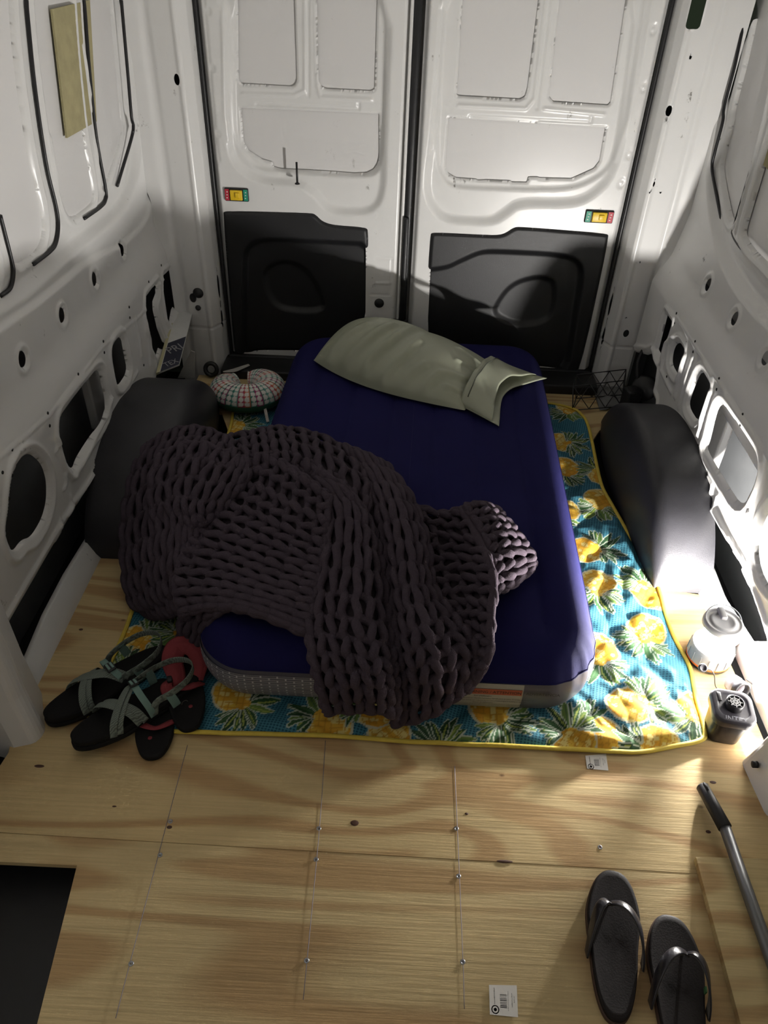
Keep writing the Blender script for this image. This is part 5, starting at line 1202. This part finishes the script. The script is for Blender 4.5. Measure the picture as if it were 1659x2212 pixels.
webbing_sandal('grey webbing strap sandal lying behind the other, against the wall sill', (100, 1560), (362, 1402), 1, 0.004)

# ================================================================== U-SHAPED NECK PILLOW
nc_ = at(538, 872, 0.0); nk = empty('neck_pillow', (nc_[0], nc_[1], 0.012)); tag(nk, 'u-shaped neck pillow with white dotted print and green base', 'neck pillow')
ns, nt_ = 220, 96; arc0, arc1 = math.radians(128), math.radians(128 + 332); Rm = .078; V = []; Cc = []
for i in range(ns + 1):
    s = i / ns; a = arc0 + (arc1 - arc0) * s; rr = .064 * (1 - (2 * abs(s - .5)) ** 7 * .55); endz = 1 - (2 * abs(s - .5)) ** 9
    ctr = np.array([Rm * math.cos(a) * 1.15, Rm * math.sin(a) * 1.0, .056])
    er = np.array([math.cos(a), math.sin(a), 0])
    if i in (0, ns): rr = .003
    elif i in (1, ns - 1): rr = .030
    elif i in (2, ns - 2): rr = .040
    for j in range(nt_):
        th = 2 * math.pi * j / nt_; x = rr * math.cos(th); z = rr * .86 * math.sin(th)
        p = ctr + er * x + np.array([0, 0, z]); V.append(p)
        # rows of white beads between coloured threads
        uu = s * 34; ph = th * 9.0 / math.pi; col_i = int(math.floor(uu)) % 6; fx = uu - math.floor(uu) - .5; fy = ph - math.floor(ph) - .5
        thread = [(0.02, 0.16, 0.12), (0.10, 0.30, 0.25), (0.36, 0.03, 0.08), (0.50, 0.10, 0.03), (0.02, 0.16, 0.12), (0.30, 0.02, 0.12)][col_i]
        white = (abs(fx) / .40) ** 2.6 + (abs(fy) / .44) ** 2.6 < 1
        if math.sin(th) < -.05: Cc.append((0.025, 0.10, 0.055, 1))
        else: Cc.append((0.66, 0.65, 0.60, 1) if white else (*thread, 1))
F_ = [(i * nt_ + j, (i + 1) * nt_ + j, (i + 1) * nt_ + (j + 1) % nt_, i * nt_ + (j + 1) % nt_) for i in range(ns) for j in range(nt_)]
M_NECK = bpy.data.materials.new('dotted_cotton'); M_NECK.use_nodes = True; b_ = M_NECK.node_tree.nodes['Principled BSDF']; b_.inputs['Roughness'].default_value = .85
vc = M_NECK.node_tree.nodes.new('ShaderNodeVertexColor'); vc.layer_name = 'print'; M_NECK.node_tree.links.new(vc.outputs['Color'], b_.inputs['Base Color'])
o_ = mobj('stuffed_ring', np.array(V), np.array(F_), M_NECK, nk); ca_ = o_.data.color_attributes.new('print', 'FLOAT_COLOR', 'POINT'); ca_.data.foreach_set('color', np.array(Cc, np.float32).ravel())
strap('loop_tag', [(.085, -.105, .035), (.092, -.128, .030), (.100, -.150, .012), (.104, -.158, .004)], [(0, -1, .4)] * 4, .012, .002, pmat('tag_cloth', (0.55, 0.50, 0.45), .8, noise=.5, nscale=80), nk, 20)

# ================================================================== POLE, LOOSE BOARD, SIGN, WIRE BASKET, ODDS AND ENDS
bd = [at(1503, 1851, .018), at(1720, 1856, .018), at(1830, 2330, .018), at(1632, 2330, .018)]
o_ = prism('loose_board', [(p[0], p[1]) for p in bd], 0.0, .018, M_PLY3, None, .001); tag(o_, 'loose narrow plywood board lying on the floor under the grey pole', 'board')
pole = empty('pole', tuple(at(1600, 1900, .034))); tag(pole, 'grey metal pole with black rubber grip lying on the right', 'pole')
g0, g1, g2 = at(1516, 1697, .020), at(1566, 1788, .026), at(1720, 2225, .034)
d_ = g2 - g1; d_ /= np.linalg.norm(d_)
o_ = tube('grip', [g0, g0 + (g1 - g0) * .03, g0 + (g1 - g0) * .5, g1], [.0115, .0145, .015, .0155], M_BLACK, pole, 20); putp(o_)
o_ = tube('grip_slot', [g0 + (g1 - g0) * .01 + np.array([0, 0, .0135]), g0 + (g1 - g0) * .20 + np.array([0, 0, .0142])], .0028, M_HOLE, pole, 8); putp(o_)
M_POLE = pmat('grey_steel_tube', (0.19, 0.195, 0.20), .4, metal=.6, bump=.1, bscale=90)
o_ = tube('shaft', [g1 - d_ * .01, (g1 + g2) / 2, g2], .0128, M_POLE, pole, 20); putp(o_)

sg = empty('leaning_sign'); tag(sg, 'white corrugated sign with blue lettering leaning in the left corner', 'sign')
Q0, Q1 = atx(338, 806, -.915), atx(398, 646, -.915)
e_up = Q1 - Q0; e_up[0] -= .03; ev = Vector(e_up); eh = Vector((.11, .13, 0)).normalized() * .105
pts = [Vector(Q0), Vector(Q0) + eh, Vector(Q0) + eh + ev, Vector(Q0) + ev]; nn = eh.cross(ev).normalized()
def slab(name, P4, n_, t, mat, parent): 
    V = [p for p in P4] + [p - n_ * t for p in P4]; return mobj(name, V, [(0, 1, 2, 3), (7, 6, 5, 4), (0, 4, 5, 1), (1, 5, 6, 2), (2, 6, 7, 3), (3, 7, 4, 0)], mat, parent, False)
slab('board', pts, nn, .008, M_SIGNWHITE, sg)
M_BLUE = pmat('dark_blue_print', (0.012, 0.014, 0.034), .5)
M_GREYLET = pmat('grey_letters', (0.30, 0.30, 0.30), .6)
def quad_uv(u0, u1, v0, v1, l): return [pts[0] + eh * u + ev * v + nn * l for u, v in ((u0, v0), (u1, v0), (u1, v1), (u0, v1))]
slab('blue_field', quad_uv(.16, .98, 0.0, .36, .0006), nn, .0006, M_BLUE, sg)
slab('yellowed_edge', quad_uv(-.02, .13, 0, 1.0, .0012), nn, .010, pmat('yellowed_plastic', (0.50, 0.47, 0.28), .6), sg)
Mt = frame_M(pts[0] + eh * .57 + ev * .24 + nn * .0012, eh, ev); text_mesh('lettering', 'PRI', .052, M_GREYLET, Mt, sg, .0002)
Mt = frame_M(pts[0] + eh * .57 + ev * .06 + nn * .0012, eh, ev); text_mesh('lettering', 'TEX', .034, M_GREYLET, Mt, sg, .0002)

# wire basket: bent black rods with crossing braces
M_WIRE = pmat('black_wire', (0.01, 0.01, 0.011), .4)
wb = empty('wire_basket', tuple(at(1290, 880, 0.0))); tag(wb, 'black wire frame basket lying behind the right wheel arch', 'basket')
wz = lambda a, b, z: at(a, b, z)
ring0 = [wz(1238, 884, .01), wz(1236, 838, .085)]; far = 0.20
a0, a1 = wz(1237, 886, .01), wz(1238, 834, .01 + .085); b0, b1 = wz(1342, 878, .02), wz(1348, 822, .11)
back = np.array([.03, .10, 0])
def rod(p, q, r=.0024): o = tube('rod', [p, (np.array(p) + np.array(q)) / 2, q], r, M_WIRE, wb, 6); putp(o)
for s_ in (np.zeros(3), back):
    rod(a0 + s_, a1 + s_); rod(b0 + s_, b1 + s_); rod(a0 + s_, b0 + s_); rod(a1 + s_, b1 + s_)
    for k in range(3):
        u, v = k / 3, (k + 1) / 3; rod(a0 + (b0 - a0) * u + s_, a1 + (b1 - a1) * v + s_, .0018); rod(a1 + (b1 - a1) * u + s_, a0 + (b0 - a0) * v + s_, .0018)
for p in (a0, a1, b0, b1): rod(p, p + back)
# tail-light wiring box and clip fan in the right rear corner
fan = empty('clip_fan', tuple(at(1385, 878, 0.0))); tag(fan, 'black clip-on device with a round housing in the right rear corner', 'fan')
fc = at(1392, 838, .10)
bm = bmesh.new(); add_lathe(bm, [(0, -.02), (.045, -.02), (.052, -.012), (.052, .012), (.046, .02), (0, .02)], 28, Matrix.Translation(Vector(fc)) @ Matrix.Rotation(math.radians(72), 4, 'X') @ Matrix.Rotation(math.radians(-25), 4, 'Y')); putp(bmobj('housing', bm, M_BLACK, fan))
bm = bmesh.new(); add_box(bm, (fc[0] - .055, fc[1] - .03, .06), (.06, .06, .10), Matrix.Rotation(.3, 3, 'Z')); putp(bmobj('clip_body', bm, M_BLACK, fan, True, .008))
o_ = tube('cable', [fc + np.array([-.03, .01, .02]), fc + np.array([-.045, .03, .10]), fc + np.array([-.02, .05, .17]), fc + np.array([.02, .06, .20])], .007, M_BLACK, fan, 8, n=24); putp(o_)
o_ = tube('cable', [fc + np.array([.03, .06, .20]), fc + np.array([.055, .04, .14]), fc + np.array([.06, .01, .05])], .006, M_BLACK, fan, 8, n=24); putp(o_)
# thin plastic wrap under the basket
M_WRAP = pmat('clear_wrap', (0.45, 0.45, 0.44), .2); M_WRAP.node_tree.nodes['Principled BSDF'].inputs['Transmission Weight'].default_value = .6
wp = at(1318, 868, 0); V = []
for i in range(16):
    for j in range(16):
        V.append((wp[0] - .06 + .14 * i / 15, wp[1] - .08 + .20 * j / 15, .004 + .022 * float(vnoise(np.array(i * .4), np.array(j * .3), 1.0, 21)) * math.sin(math.pi * i / 15) ** .5))
o_ = mobj('plastic_wrap', V, [(i * 16 + j, (i + 1) * 16 + j, (i + 1) * 16 + j + 1, i * 16 + j + 1) for i in range(15) for j in range(15)], M_WRAP); o_.modifiers.new('solid', 'SOLIDIFY').thickness = .001
tag(o_, 'crumpled clear plastic wrap under the wire basket', 'plastic wrap')
# white rag strip on the sill and black ring at the foot of the left pillar
rp = [at(482, 803, .045), at(505, 800, .050), at(525, 793, .048), at(538, 788, .046)]
o_ = strap('rag', rp, [(0, -.5, 1), (0.1, -.3, 1), (0, -.6, 1), (0, -.4, 1)], .016, .003, pmat('off_white_rag', (0.42, 0.40, 0.37), .9, noise=.2), None, 24, widths=[.006, .02, .016, .012]); tag(o_, 'twisted off-white rag strip on the black door sill', 'rag')
rg_ = at(457, 800, 0.03); bm = bmesh.new(); add_lathe(bm, [(.016, 0), (.030, .0), (.034, .006), (.030, .014), (.022, .016), (.016, .008), (.016, 0)], 32, Matrix.Translation((rg_[0], rg_[1], .036)) @ Matrix.Rotation(math.radians(68), 4, 'X'))
o_ = bmobj('rubber_ring', bm, M_BLACK, None); tag(o_, 'black rubber ring at the foot of the left corner pillar', 'ring')
